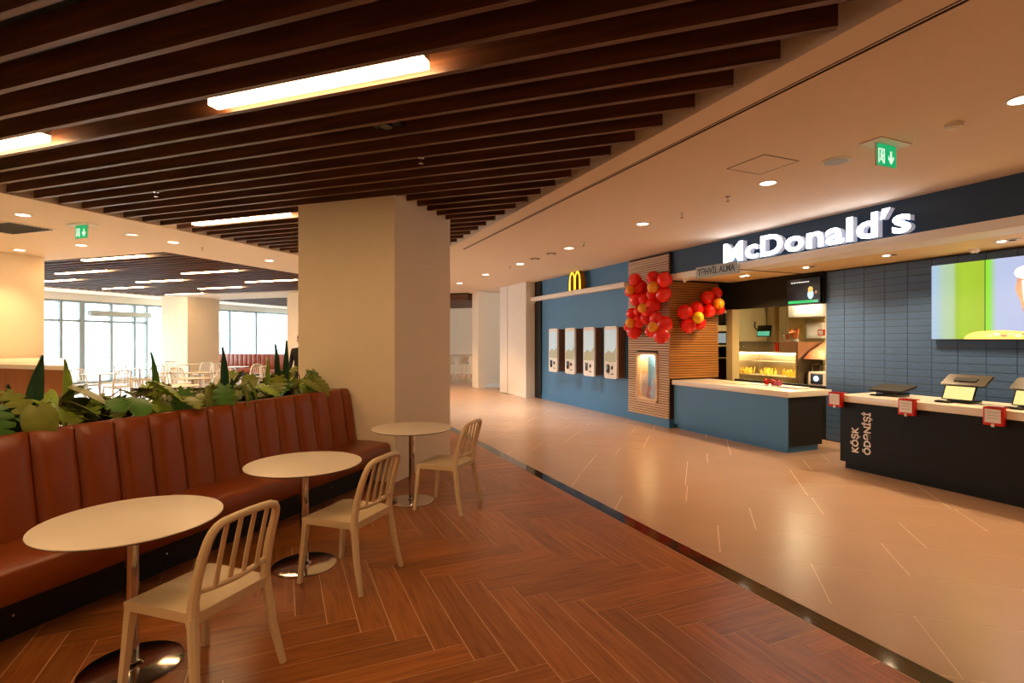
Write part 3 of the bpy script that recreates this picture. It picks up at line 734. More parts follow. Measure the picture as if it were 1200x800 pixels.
# stainless pass: lower cabinet, hood, heated bay
Y, sL = ray_n(858, NK); sR = ray_n(935, NK)[1]
zt_, zb_, zh = zat(400, Y), zat(437, Y), zat(412, Y)
t = thing('food_pass', 'stainless food pass with glowing heated bay in the kitchen', 'food warmer', FS, NK, sR)
w = sL - sR
MB().box(0, 0, 0, .7, w, zb_).build('lower_cabinet', 'steel', t)
MB().box(0, w - .12, zb_, .7, w, zt_).build('end_panel', 'steel', t); MB().box(0, 0, zb_, .7, .05, zt_).build('end_panel', 'steel', t)
MB().box(0, .05, zh, .7, w - .12, zt_).build('hood', 'steel', t, bevel=.005)
MB().box(.66, .05, zb_, .7, w - .12, zh).build('back_panel', 'steel', t)
MB().box(.05, .1, zh - .03, .5, w - .18, zh - .005).build('heat_lamp', 'heat_emit', t)
for q in range(3): MB().cyl(0, 0, -.015, .0, .018, n=10).build('knob', 'kiosk_white', t, loc=(0, w - .1 - .11 * q, (zt_ + zh) / 2)).rotation_euler = (0, PI / 2, 0)
MB().box(-.012, .42, zh + .03, 0, .50, zt_ - .02).build('red_sticker', 'red_plastic', t)
MB().box(.3, .08, (zb_ + zh) / 2 + .03, .5, w - .15, (zb_ + zh) / 2 + .045).build('shelf', 'steel', t)
for q in range(3):
    fb = MB()
    for r_ in range(44):
        x, y = random.uniform(.08, .28), random.uniform(0, .3); z0 = zb_ + random.uniform(.0, .03)
        fb.tube([(x, y, z0), (x + random.uniform(-.04, .04), y + random.uniform(-.04, .04), z0 + random.uniform(.05, .13))], .007, n=4)
    o = fb.build('fries_pile', 'fries'); put(o, FS, NK, sR + .12 + (w - .5) / 2 * q); o['kind'] = 'stuff'
    tag(o, ['heap of golden fries at the right of heated bay', 'heap of golden fries in the middle of heated bay', 'heap of golden fries at the left of heated bay'][q], 'fries')
# right-hand cook line
NR = 9.2; Y, sA = ray_n(938, NR); sA = sR - .03; sB = ray_n(985, NR)[1]
t = thing('cook_line', 'dark cooking line under a copper coloured hood', 'cooker', FS, NR, sB); w = sA - sB
MB().box(0, 0, 0, .8, w, zat(437, Y)).build('lower_cabinet', 'steel', t)
MB().prism([(-.1, zat(420, Y)), (.5, zat(412, Y)), (.5, zat(400, Y)), (.1, zat(411, Y))], 0, w, fn=lambda x, y, d: (x, d, y)).build('hood', 'copper', t)
MB().box(.6, 0, zat(437, Y), .8, w, zat(412, Y)).build('back_panel', 'kitchen_brown', t)
for q in range(4): MB().tube([(.1, .12 + .17 * q, zat(437, Y)), (.1, .12 + .17 * q, zat(427, Y)), (.3, .12 + .17 * q, zat(426, Y))], .012, n=6).build('basket_handle', 'chrome', t)
# machine with round display at the hatch edge
t = thing('coffee_machine', 'white machine with round blue display at the hatch edge', 'machine', FS, 8.55, 6.19, 0)
Y = ray_n(957, 8.55)[0]; zt2 = zat(436, Y)
MB().box(0, 0, 0, .4, .32, zt2).build('body', 'kiosk_white', t, bevel=.01)
MB().box(-.015, .05, zt2 - .2, 0, .27, zt2 - .03).build('control_panel', 'black_gloss', t)
MB().cyl(0, 0, 0, .006, .05, n=16).build('round_display', 'scr_blue', t, loc=(-.015, .16, zt2 - .11)).rotation_euler = (0, -PI / 2, 0)
# upper pieces
Y, s_ = ray_n(895, 9.6)
t = thing('order_monitor', 'tilted kitchen order monitor on a jointed wall arm', 'monitor', FS, 9.6, s_, zat(388, Y))
f3 = lambda x, y, d: (d + y * .45, x + y * .25, y)
MB().prism(rrect(-.17, -.12, .17, .13, .015), 0, .03, fn=f3).build('casing', 'black_gloss', t)
MB().prism([(-.155, -.10), (.155, -.10), (.155, .0), (-.155, .0)], -.003, 0, fn=f3).build('screen', 'scr_teal', t)
MB().tube([(.03, .08, 0), (.1, .25, .02), (.2, .42, .1), (.3, .50, .22)], .014, n=6).build('arm', 'black_matte', t)
def crate(name, label, cat, u0, v0, u1, v1, n, d, m_, sub=None):
    t, w, h, d, m_ = kbox(name, label, cat, u0, v0, u1, v1, n, d, m_)
    MB().box(0, 0, 0, d, w, h).build('body', m_, t, bevel=.004)
    if sub: MB().box(-.006, w * .15, h * .15, 0, w * .85, h * .85).build(sub[0], sub[1], t)
    return t
crate('beige_pilaster', 'beige pilaster on the kitchen back wall', 'pilaster', 899, 350, 908, 400, 10.7, .25, 'kitchen_beige', ('panel', 'kitchen_beige'))
crate('fridge_cabinet', 'tall beige fridge cabinet at the back of the kitchen', 'cabinet', 913, 350, 924, 400, 10.4, .5, 'kitchen_beige', ('door', 'steel'))
crate('extractor_box', 'pale extractor box under the kitchen ceiling', 'extractor', 924, 350, 964, 371, 10.0, .8, 'kiosk_white', ('grille', 'white_wall'))
crate('white_dispenser', 'white dispenser cabinet on the kitchen rear wall', 'dispenser', 945, 378, 963, 396, 10.2, .3, 'kiosk_white', ('front_cover', 'white_wall'))
crate('red_carton', 'red carton beside the white dispenser', 'carton', 958, 386, 966, 393, 9.7, .2, 'red_plastic', ('label_patch', 'paper'))
t = thing('orange_flower_bunch', 'bunch of orange paper cones on the food pass', 'decoration', FS, NK + .2, ray_n(931, NK + .2)[1], zt_)
for q in range(7):
    o = MB().lathe([(.012, 0), (.035, .10), (.05, .12), (.01, .11)], n=8).build('paper_cone', 'orange_box', t, loc=(random.uniform(-.08, .08), random.uniform(-.1, .1), .03 + .05 * (q % 3))); o.rotation_euler = (random.uniform(-.5, .5), random.uniform(-.5, .5), 0)
MB().cyl(0, 0, 0, .06, .07, .08, n=12).build('holder', 'kiosk_white', t)
o = MB().lathe([(.035, 0), (.045, .12), (.048, .12), (.048, .13), (.02, .135)], n=14).build('paper_cup', 'kiosk_white', smooth=True); put(o, FS, NK + .2, ray_n(921, NK + .2)[1], zt_); tag(o, 'white paper cup standing on the food pass hood', 'cup')
# between return and hatch pillar
crate('wall_monitor', 'pale blue screen seen past the end of oak slats', 'monitor', 838, 388, 853, 404, 8.9, .08, 'black_gloss', ('screen', 'scr_sky'))
t, w, h, d, m_ = kbox('storage_shelf', 'dark brown storage shelf past the end of oak slats', 'shelf', 834, 405, 852.5, 438, 8.9, .4, 'kitchen_brown', zmin=0)
MB().box(.38, 0, 0, .4, w, h).build('back_board', 'kitchen_brown', t)
for q in (0, h - .28, h - .02): MB().box(0, 0, q, .38, w, q + .02).build('shelf_board', 'steel', t)
for q in (0, w - .02): MB().box(0, q, 0, .38, q + .02, h).build('side_board', 'kitchen_brown', t)
crate('black_speaker', 'black box speaker hanging under the hatch header', 'speaker', 840, 367, 850, 381, 8.7, .2, 'black_matte', ('grille', 'black_gloss'))
# on the service counter
t = thing('fry_carton_tray', 'tray with red fry cartons on the service counter', 'tray', FS, 7.35, ray_n(905, 7.35)[1], .90)
MB().box(-.15, -.2, 0, .15, .2, .015).build('tray_base', 'steel', t)
for q in range(6): MB().prism([(-.03, 0), (.03, 0), (.04, .09), (.02, .075), (-.02, .075), (-.04, .09)], -.012, .012, fn=lambda x, y, d: (d, x, y)).build('fry_carton', 'red_plastic', t, loc=(random.uniform(-.1, .1), -.16 + .065 * q, .015), rz=random.uniform(-.5, .5))
t = thing('paper_stack', 'stack of white tray papers on the service counter', 'paper', FS, 7.3, ray_n(930, 7.3)[1], .90)
for q in range(4): MB().box(-.13, -.17, .006 * q, .13, .17, .006 * q + .005).build('sheet', 'paper', t, rz=random.uniform(-.05, .05))
t = thing('counter_mat', 'thin pale mat lying flat on the service counter', 'mat', FS, 7.2, 6.85, .90)
MB().box(-.15, -.35, 0, .15, .35, .008).build('mat_pad', 'cream_tile', t); MB().box(-.17, -.37, 0, .17, .37, .004).build('mat_edge', 'steel', t)

# ------------------------------------------------------------------ ceiling devices
def spot(parent, e, col, size, blend=.6, z=-.02, rad=.05):
    l = bpy.data.lights.new('lamp', 'SPOT'); l.energy = e; l.color = col; l.spot_size = size; l.spot_blend = blend; l.shadow_soft_size = rad
    o = bpy.data.objects.new('lamp_light', l); COL.objects.link(o); o.parent = parent; o.location = (0, 0, z); return o
def downlight(x, y, z, label, group, e=LAMP['down'], frame=ANG_S, lit=True, r=.075, col=WARM):
    t = thing('downlight', label, 'downlight', frame, x, y, z, 0, group)
    mb = MB(); ring(mb, [(r * 1.25 * math.cos(2 * PI * i / 24), r * 1.25 * math.sin(2 * PI * i / 24)) for i in range(24)], [(r * math.cos(2 * PI * i / 24), r * math.sin(2 * PI * i / 24)) for i in range(24)], -.008, .0, lambda x, y, d: (x, y, d)); mb.build('trim_ring', 'trim_white', t)
    MB().cyl(0, 0, -.004, -.001, r, n=20).build('lens', 'down_emit' if lit else 'down_weak_glow', t)
    if lit: spot(t, e, col, math.radians(92), .85)
    return t
dl = [(900, 214, 'bright downlight nearest the green exit sign over the stone floor'), (753, 262, 'downlight above the oak slat pillar'), (666.7, 290.5, 'downlight above the arch emblem'), (609.5, 309, 'downlight over the white passage wall'), (569, 321.5, 'downlight over the passage pier'), (538.6, 331.6, 'downlight just right of the broad column'), (550.6, 349.6, 'faintest far downlight at the end of passage')]
for u, v, l in dl: n, s = ceil_ns(u, v); downlight(n, s, Z, l, 'downlights along the storefront', col=WARM if u > 620 or u < 545 else (1, .88, .74), e=LAMP['down'] * (1 if u > 620 else 3.2))
n, s = ceil_ns(1198, 116); downlight(n, s, Z, 'downlight at the right frame edge', 'downlights along the storefront')
for n, s in ((4.9, 0.2), (4.9, -2.6), (4.9, -5.4)): downlight(n, s, Z, 'downlight of the storefront row behind the viewpoint', 'downlights behind the viewpoint')
for u, v, l, on in [(27, 251.5, 'downlight above the green exit sign at left edge', True), (23, 292.6, 'downlight against the warm lit left column', True), (95, 287, 'downlight just below the left exit sign', True), (154.5, 274.6, 'unlit round fitting with an added weak glow, right of the left exit sign', False), (203, 283.6, 'downlight in the white band by the far slats', True), (315.6, 305, 'downlight in the white band next to broad column', True)]:
    a, b = ceil_ab(u, v); downlight(a, b, Z, l, 'downlights in the hall band', frame=ANG_A, lit=on)
for a, b in ((-12.0, 3.0), (-8.4, -1.5), (-8.4, 1.6), (-15, 0), (-16, 4.5)): downlight(a, b, Z, 'hall downlight outside the left frame edge', 'hall downlights out of view', frame=ANG_A)
for a, b in ((-8.4, 15.5), (-6, 20), (-9, 22.5), (-4, 23.5)): downlight(a, b, Z, 'unseen far hall downlight boosted to brighten the far wall', 'hall downlights out of view', frame=ANG_A, e=LAMP['down'] * 2.5)  # unseen lamps, strengthened to wash the dull far wall
# soffit spots above the counters
for u, v, l in [(1043, 298, 'square twin spot over the payment counter'), (948, 312, 'square twin spot over the service counter end'), (1180, 281, 'square twin spot at right edge over payment counter')]:
    Y = (2.78 - CAM_H) * FPX / (CY - v); X = (u - CX) / FPX * Y; n, s = rot2(-FS, X, Y)
    t = thing('twin_spot', l, 'spotlight', FS, n, s, 2.78, 0, 'soffit spotlights')
    MB().box(-.06, -.1, -.01, .06, .1, 0).build('trim_plate', 'trim_white', t)
    for q in (-.05, .05): MB().cyl(0, q, -.016, -.010, .035, n=14).build('lens', 'down_emit' if q > 0 else 'black_matte', t)
    spot(t, LAMP['soffit'], (1, .70, .38), math.radians(130), z=-.03)
for s in (6.9, 1.8, 0.4):
    t = thing('twin_spot', 'square twin spot hidden above the pick-up sign' if s > 6 else 'square twin spot past the right frame edge', 'spotlight', FS, 7.45, s, 2.78, 0, 'soffit spotlights')
    MB().box(-.06, -.1, -.01, .06, .1, 0).build('trim_plate', 'trim_white', t)
    for q in (-.05, .05): MB().cyl(0, q, -.016, -.010, .035, n=14).build('lens', 'down_emit', t)
    spot(t, LAMP['soffit'], (1, .66, .32), math.radians(130), z=-.03)
for s in (5.2, 6.4, 7.6):
    t = thing('kitchen_light', ['kitchen ceiling light nearest the tiled wall', 'kitchen ceiling light over the food pass', 'kitchen ceiling light behind the oak slats'][int((s - 5) / 1.2)], 'ceiling light', FS, 9.7, s, 2.69, 0, 'kitchen ceiling lights')
    MB().box(-.3, -.08, -.03, .3, .08, 0).build('housing', 'trim_white', t); MB().box(-.28, -.06, -.034, .28, .06, -.03).build('diffuser', 'kitchen_emit', t)
# linear lights between the slats
def strip(a0, a1, b, label, grp='linear lights between the slats', emitm='strip_emit', w=.085):
    t = thing('linear_light', label, 'ceiling light', ANG_A, (a0 + a1) / 2, b, Z + .02, 0, grp); h = (a1 - a0) / 2
    MB().box(-h, -w / 2 - .004, .04, h, w / 2 + .004, .09).build('housing', 'trim_white', t)
    MB().box(-h, -w / 2, -.008, h, w / 2, .04).build('diffuser', emitm, t)
def gap(b): return 1.955 + SP * (round((b - 1.955 - SP / 2) / SP) + .5)
strip(-3.28, -1.57, gap(2.86), 'long glowing linear light nearest the viewer among dark slats')
strip(-6.85, -5.14, gap(2.86), 'glowing linear light cut by the left frame edge')
strip(-6.9, -5.2, gap(5.72), 'glowing linear light meeting the broad cream column')
for a0, b in ((-5.1, 0.0), (-1.5, 0.0), (1.1, -2.85), (-3.3, -2.85), (-6.9, -2.85), (-6.6, 8.56)): strip(a0, a0 + 1.7, gap(b), 'linear light among the slats out of the picture', 'linear lights out of the picture')
fl = [((103.5, 306.5), (176, 303), 'far linear light nearest, at the bay corner'), ((60, 321), (119.5, 317.8), 'far linear light second at the left'), ((40, 330.5), (78.6, 328.8), 'far linear light touching the left column'), ((212.5, 321.2), (276, 317.8), 'far linear light in the middle front'), ((160, 331.4), (213.6, 328.8), 'far linear light in the middle of the bay'), ((121, 338.8), (167.5, 337.2), 'far linear light nearest the big window'), ((290, 331.4), (347.5, 328.8), 'far linear light cut by the broad column'), ((235.5, 339.2), (284.5, 337.2), 'far linear light right above the small far column'), ((193.5, 345.2), (235.5, 344.6), 'far linear light along the rear edge of bay')]
for p, q, l in fl:
    a0, b0 = ceil_ab(*p); a1, b1 = ceil_ab(*q); am = (a0 + a1) / 2; L_ = 1.75
    strip(am - L_ / 2, am + L_ / 2, gap(min((b0 + b1) / 2, 14.4)), l, 'linear lights of the far bay', w=.10)
# exit signs
def exit_sign(frame, x, y, rz, label, w=.25, h=.175):
    t = thing('exit_sign', label, 'exit sign', frame, x, y, Z, rz)
    MB().box(-.09, -w / 2 - .08, -.012, .09, w / 2 + .08, 0).build('mount_plate', 'trim_white', t)
    MB().box(-.006, -w / 2 - .008, -.028 - h, .006, w / 2 + .008, -.012).build('frame', 'trim_white', t)
    p = MB().box(-.009, -w / 2, -.02 - h, .009, w / 2, -.016).build('panel', 'exit_green', t)
    fn = lambda sgn: (lambda x, y, d: (-(.009 + d) * 1, -x, -.02 - h + y))
    f = fn(1); d0, d1 = 0, .002
    def pg(nm, pts): MB().prism(pts, d0, d1, fn=f).build(nm, 'exit_white', t)
    pg('door_pictogram', [(-.11, .02), (-.10, .02), (-.10, .13), (-.04, .13), (-.04, .02), (-.03, .02), (-.03, .14), (-.11, .14)])
    pg('runner_head', arc_poly(-.066, .115, .012, .012, 0, 2 * PI, 10)[:-1])
    pg('runner_body', [(-.085, .10), (-.06, .10), (-.05, .085), (-.045, .09), (-.045, .075), (-.06, .07), (-.055, .055), (-.045, .04), (-.045, .02), (-.058, .035), (-.072, .055), (-.09, .035), (-.10, .035), (-.08, .065), (-.08, .085)])
    pg('arrow', [(.045, .13), (.065, .13), (.065, .065), (.09, .09), (.09, .065), (.055, .02), (.02, .065), (.02, .09), (.045, .065)])
n, s = ceil_ns(1038, 168); exit_sign(ANG_S, n, s, PI / 2, 'green exit sign with runner and arrow before the fascia')
a, b = ceil_ab(96, 263); exit_sign(ANG_A, a, b, PI / 2, 'small green exit sign in the hall at the left')
# speaker, sprinklers, sensors, hatches
n, s = ceil_ns(980, 188); t = thing('ceiling_speaker', 'round white ceiling speaker left of the exit sign', 'speaker', FS, n, s, Z)
MB().lathe([(.11, -.012), (.12, -.008), (.12, 0)], n=28).build('bezel', 'trim_white', t); MB().cyl(0, 0, -.014, -.011, .10, n=28).build('grille', 'grey_sign', t)
def sprinkler(frame, x, y, z, label):
    t = thing('sprinkler', label, 'sprinkler', frame, x, y, z, 0, 'sprinklers')
    MB().cyl(0, 0, -.008, 0, .03, n=14).build('escutcheon', 'chrome', t); MB().tube([(0, 0, -.008), (0, 0, -.05)], .01, n=6).build('nozzle', 'chrome', t); MB().cyl(0, 0, -.058, -.052, .022, n=10).build('deflector', 'chrome', t)
for u, v, l in [(853, 230, 'sprinkler left of the bright downlight'), (799, 250, 'sprinkler above the pick-up sign'), (684, 284, 'sprinkler beside the emblem downlight'), (598, 312, 'sprinkler between the passage downlights')]:
    n, s = ceil_ns(u, v); sprinkler(FS, n, s, Z, l)
for u, v, l in [(490, 184, 'chrome sprinkler below the slats above broad column'), (175, 224, 'chrome sprinkler below the slats at the left')]:
    a, b = ceil_ab(u, v); sprinkler(ANG_A, a, 1.955 + SP * round((b - 1.955) / SP), Z + .015, l)
a, b = ceil_ab(237, 290); sprinkler(ANG_A, a, b, Z, 'sprinkler in the hall white band')
def hatch(frame, x, y, w, d, label):
    t = thing('access_hatch', label, 'hatch', frame, x, y, Z); mb = MB(); ring(mb, [(-w, -d), (w, -d), (w, d), (-w, d)], [(-w + .012, -d + .012), (w - .012, -d + .012), (w - .012, d - .012), (-w + .012, d - .012)], -.004, 0, lambda x, y, z_: (x, y, z_)); mb.build('hatch_frame', 'sensor', t)
    MB().box(-w + .012, -d + .012, -.003, w - .012, d - .012, 0).build('hatch_door', 'ceiling_paint', t)
n, s = ceil_ns(893, 193); hatch(FS, n, s, .22, .22, 'square ceiling hatch left of the round speaker')
n, s = ceil_ns(1118, 145); t = thing('smoke_detector', 'flat detector on the ceiling right of exit sign', 'detector', FS, n, s, Z); MB().lathe([(.05, -.03), (.06, -.015), (.06, 0)], n=20).build('cover', 'trim_white', t); MB().cyl(0, 0, -.036, -.03, .03, n=14).build('sensor_cap', 'trim_white', t)
for u, v, l in [(627, 303, 'pale vent disc left above the emblem'), (646, 297, 'pale vent disc right above the emblem')]:
    n, s = ceil_ns(u, v); t = thing('ceiling_vent', l, 'vent', FS, n, s, Z); MB().lathe([(.08, -.015), (.1, -.01), (.1, 0)], n=20).build('vent_ring', 'sensor', t); MB().cyl(0, 0, -.02, -.014, .05, n=16).build('vent_disc', 'trim_white', t)
t = thing('ceiling_grille', 'dark rectangular ceiling grille at the left frame edge', 'vent', ANG_A, *ceil_ab(14, 267), Z); MB().box(-.5, -.3, -.01, .5, .3, 0).build('frame', 'trim_white', t)
for q in range(11): MB().box(-.47, -.27 + .05 * q, -.016, .47, -.24 + .05 * q, -.01).build('blade', 'black_matte', t)
Y = (2.78 - CAM_H) * FPX / (CY - 291)
n, s = rot2(-FS, (1142 - CX) / FPX * Y, Y); t = thing('dome_camera', 'small white dome camera above the menu screens', 'camera', FS, min(n, 8.1), s, 2.78); MB().lathe([(.03, -.06), (.055, -.035), (.06, 0)], n=18).build('dome_base', 'trim_white', t, smooth=True); MB().ball((0, 0, -.045), .03).build('lens_dome', 'black_gloss', t, smooth=True)
for n, s, l in ((6.6, 7.45, 'small white cone camera under the ledge by the pillar'), (6.6, 13.6, 'small white cone camera at the far ledge end')):
    t = thing('ledge_camera', l, 'camera', FS, n, s, 2.745); MB().lathe([(.015, -.07), (.04, -.03), (.045, 0)], n=14).build('housing', 'trim_white', t, smooth=True); MB().ball((0, 0, -.065), .016, n=8, m=6).build('lens', 'black_gloss', t)
t = thing('dark_ceiling_device', 'black box device between the slats near centre', 'detector', ANG_A, ceil_ab(453, 155)[0], gap(ceil_ab(453, 155)[1]), Z + .06); MB().box(-.12, -.08, 0, .12, .08, .1).build('box', 'black_matte', t); MB().cyl(0, 0, -.02, 0, .05, n=12).build('lens', 'black_gloss', t)

# ------------------------------------------------------------------ leather bench
BA, BB0, BB1 = -3.36, 0.35, 5.28
bench = thing('leather_bench', 'long brown leather bench with channelled back along the planter', 'bench', ANG_A, BA, BB0)
LB = BB1 - BB0
prof = [(-.02, .27), (0, .30), (.012, .38), (.0, .445), (-.03, .468), (-.25, .478), (-.52, .47), (-.52, .27)]
mb = MB(); mb.prism(prof, 0, LB, fn=lambda x, y, d: (x, d, y)); mb.build('seat_cushion', 'leather', bench, smooth=True, bevel=.01)
MB().box(-.66, .0, 0, -.24, LB, .27).build('base', 'black_base', bench)
MB().box(-.76, 0, .2, -.66, LB, 1.05).build('back_board', 'black_base', bench)
MB().box(-.775, 0, 1.05, -.60, LB, 1.068).build('top_rail', 'black_gloss', bench)
CW = .2535
b = 2.10 - CW * math.floor((2.10 - BB0) / CW) - BB0
edges = [0.0] + [b + CW * i for i in range(40) if .03 < b + CW * i < LB - .03] + [LB]
cache = {}
for i in range(len(edges) - 1):
    y0, y1 = edges[i], edges[i + 1]; w = y1 - y0; key = round(w, 3)
    if key not in cache:
        mb = MB(); nu, nv = 10, 9; vs = []; fs = []
        for j in range(nv + 1):
            tz = j / nv; z = .46 + .60 * tz; lean = -.47 - .10 * tz
            for k in range(nu + 1):
                x = k / nu; pad = .045 * (1 - abs(2 * x - 1) ** 4) * (1 - .6 * max(0, (tz - .85) / .15) ** 2)
                vs.append((lean + pad, (.003 + x * (w - .006)), z if tz < 1 else z))
        for j in range(nv):
            for k in range(nu): a = j * (nu + 1) + k; fs.append((a, a + 1, a + nu + 2, a + nu + 1))
        # top roll-over and closing back
        o = len(vs); top = nv * (nu + 1)
        for k in range(nu + 1): x, y, z = vs[top + k]; vs.append((x - .02, y, 1.075))
        for k in range(nu + 1): x, y, z = vs[top + k]; vs.append((-.655, y, 1.075))
        for k in range(nu + 1): vs.append((-.655, vs[k][1], .46))
        R = nu + 1
        for k in range(nu):
            fs += [(top + k, top + k + 1, o + k + 1, o + k), (o + k, o + k + 1, o + R + k + 1, o + R + k), (o + R + k, o + R + k + 1, o + 2 * R + k + 1, o + 2 * R + k), (o + 2 * R + k, o + 2 * R + k + 1, k + 1, k)]
        for e in (0, nu):
            loop = [j * R + e for j in range(nv + 1)] + [o + e, o + R + e, o + 2 * R + e]; fs.append(tuple(loop))
        mb.add(vs, fs); ob = mb.build('back_channel', 'leather', bench, smooth=True, loc=(0, y0, 0)); cache[key] = ob.data
    else:
        ob = bpy.data.objects.new('back_channel', cache[key]); COL.objects.link(ob); ob.parent = bench; ob.location = (0, y0, 0)
for k in range(6): MB().cyl(0, 0, 0, .004, .008, n=8).build('glide_screw', 'chrome', bench, loc=(-.239, .6 + .9 * k, .12)).rotation_euler = (0, PI / 2, 0)

# ------------------------------------------------------------------ tables and chairs
def make_table(a, b, label, grp, z0=0):
    t = thing('cafe_table', label, 'table', ANG_A, a, b, z0, 0, grp)
    MB().lathe([(.39, .735), (.405, .741), (.405, .7445)], n=56).build('edge_band', 'table_edge', t)
    MB().lathe([(.405, .7445), (.405, .749), (.401, .75)], n=56).build('table_top', 'table_white', t, smooth=True)
    MB().cyl(0, 0, .012, .735, .03, n=20).build('pole', 'chrome', t, smooth=True)
    MB().lathe([(.225, 0), (.225, .008), (.205, .014), (.05, .018), (.036, .03), (.03, .032)], n=48).build('base_plate', 'chrome', t, smooth=True)
    MB().cyl(0, 0, .715, .735, .12, n=20).build('mounting_plate', 'table_edge', t)
    return t
tb1 = make_table(-2.70, 1.88, 'round white table nearest the viewer, beside the bench', 'round tables by the bench')
tb2 = copy_tree(tb1); put(tb2, ANG_A, -2.73, 3.15); tb2['label'] = 'middle one of the three round tables by the bench'
tb3 = copy_tree(tb1); put(tb3, ANG_A, -2.78, 4.775); tb3['label'] = 'round white table in front of the broad cream column'
def make_chair(label, grp, m_):
    t = thing('dining_chair', label, 'chair', ANG_A, 0, 0, 0, 0, grp)
    # seat with dished top
    mb = MB(); nx = 8; vs = []; fs = []
    for i in range(nx + 1):
        for j in range(nx + 1):
            x = -.225 + .43 * i / nx; y = (-.225 + .45 * j / nx) * (1 - .06 * i / nx)
            d = .014 * (1 - abs(2 * j / nx - 1) ** 2.2) * (1 - abs(2 * i / nx - 1.1) ** 2) if 0 < i < nx and 0 < j < nx else 0
            vs.append((x, y, .452 - d - (.008 if i == 0 else 0)))
    R = nx + 1; n = len(vs)
    for i in range(nx):
        for j in range(nx): fs.append((i * R + j, (i + 1) * R + j, (i + 1) * R + j + 1, i * R + j + 1))
    bd = [(i, 0) for i in range(nx)] + [(nx, j) for j in range(nx)] + [(i, nx) for i in range(nx, 0, -1)] + [(0, j) for j in range(nx, 0, -1)]
    for i, j in bd: x, y, z = vs[i * R + j]; vs.append((x * .985, y * .985, .405))
    K = len(bd)
    for q in range(K): i, j = bd[q]; i2, j2 = bd[(q + 1) % K]; fs.append((i * R + j, i2 * R + j2, n + (q + 1) % K, n + q))
    fs.append(tuple(range(n, n + K)))
    mb.add(vs, fs); mb.build('seat', m_, t, smooth=True)
    for sg_ in (-1, 1):
        mb = MB().tube([(-.245, sg_ * .222, 0), (-.225, sg_ * .212, .2), (-.203, sg_ * .203, .425)], [.019, .022, .027], n=4); mb.build('leg', m_, t)
        MB().tube([(.262, sg_ * .243, 0), (.215, sg_ * .224, .2), (.185, sg_ * .207, .43)], [.018, .022, .026], n=8).build('leg', m_, t, smooth=True)
        for x, y in ((-.245, sg_ * .222), (.262, sg_ * .243)): pass
    path = []
    half = [(.180, .205, .40), (.187, .205, .50), (.205, .203, .60), (.233, .199, .70), (.258, .194, .77), (.272, .184, .808), (.281, .165, .832), (.286, .135, .845), (.291, .07, .851), (.293, 0, .853)]
    path = [(x, -y, z) for x, y, z in half] + [(x, y, z) for x, y, z in reversed(half[:-1])]
    rd = [.026, .024, .023, .022, .021, .020, .020, .019, .018, .018]; MB().tube(path, rd + list(reversed(rd[:-1])), n=10).build('back_frame', m_, t, smooth=True)
    MB().tube([(.196, -.2, .545), (.212, -.1, .537), (.216, 0, .534), (.212, .1, .537), (.196, .2, .545)], .015, n=8).build('back_rail', m_, t, smooth=True)
    for q in range(4):
        y = -.117 + .078 * q
        MB().tube([(.213, y, .535), (.235, y * 1.0, .64), (.262, y * 1.0, .75), (.288, y, .848)], [.014, .014, .014, .013], n=8, flat=((1, 0, 0), .6)).build('back_slat', m_, t, smooth=True)
    MB().box(-.2, -.2, .40, .19, .2, .408).build('seat_underside', m_, t)
    return t
ch = make_chair('cream slat-back chair nearest the viewer', 'cream chairs by the bench', 'chair_cream'); put(ch, ANG_A, -2.275, 1.925)
c = copy_tree(ch); put(c, ANG_A, -2.315, 3.13); c['label'] = 'cream slat-back chair at the middle table by the bench'
c = copy_tree(ch); put(c, ANG_A, -2.365, 4.755); c['label'] = 'cream slat-back chair at the table before the broad column'

# ------------------------------------------------------------------ planter and plants
pt = thing('planter_trough', 'long black planter trough behind the leather bench', 'planter', ANG_A, -4.14, .35)
MB().box(-.42, 0, 0, 0, 4.93, .9).build('trough_body', 'black_base', pt)
mb = MB(); ring(mb, [(-.43, 0), (.0, 0), (.0, 4.93), (-.43, 4.93)], [(-.40, .03), (-.03, .03), (-.03, 4.90), (-.40, 4.90)], .9, 1.04, lambda x, y, d: (x, y, d)); mb.build('rim', 'black_base', pt)
MB().box(-.4, .03, .9, -.03, 4.9, .985).build('soil_fill', 'soil', pt)
def leaf_mesh(L, W, kind, droop=.25, cuts=0, n=22):
    """leaf along +x from its stalk at the origin; returns verts, faces of a thin solid blade with folds"""
    vs = []; fs = []
    for i in range(n + 1):
        t = i / n
        if kind == 'heart': w = W * (math.sin(PI * min(1, t * .97 + .03)) ** .55) * (1 - .35 * t)
        else: w = W * (math.sin(PI * (t * .9 + .08)) ** .7)
        if cuts and i % 4 == 3 and 0.12 < t < .92: w *= cuts * .8
        x = L * t; zc = -droop * L * t * t
        back = -.10 * L * (1 - t) ** 3 if kind == 'heart' else 0
        for k in (-1, -.5, 0, .5, 1):
            vs.append((x + back * abs(k) * 1.5, w * k, zc + .12 * w * abs(k) - .10 * w * k * k * 1.5))
    for i in range(n):
        for k in range(4): a = i * 5 + k; fs.append((a, a + 1, a + 6, a + 5))
    m = len(vs); vs += [(x, y, z - .003) for x, y, z in vs]; fs += [tuple(j + m for j in reversed(f)) for f in fs]
    for i in range(n): fs += [(i * 5, (i + 1) * 5, m + (i + 1) * 5, m + i * 5), ((i + 1) * 5 + 4, i * 5 + 4, m + i * 5 + 4, m + (i + 1) * 5 + 4)]
    return vs, fs
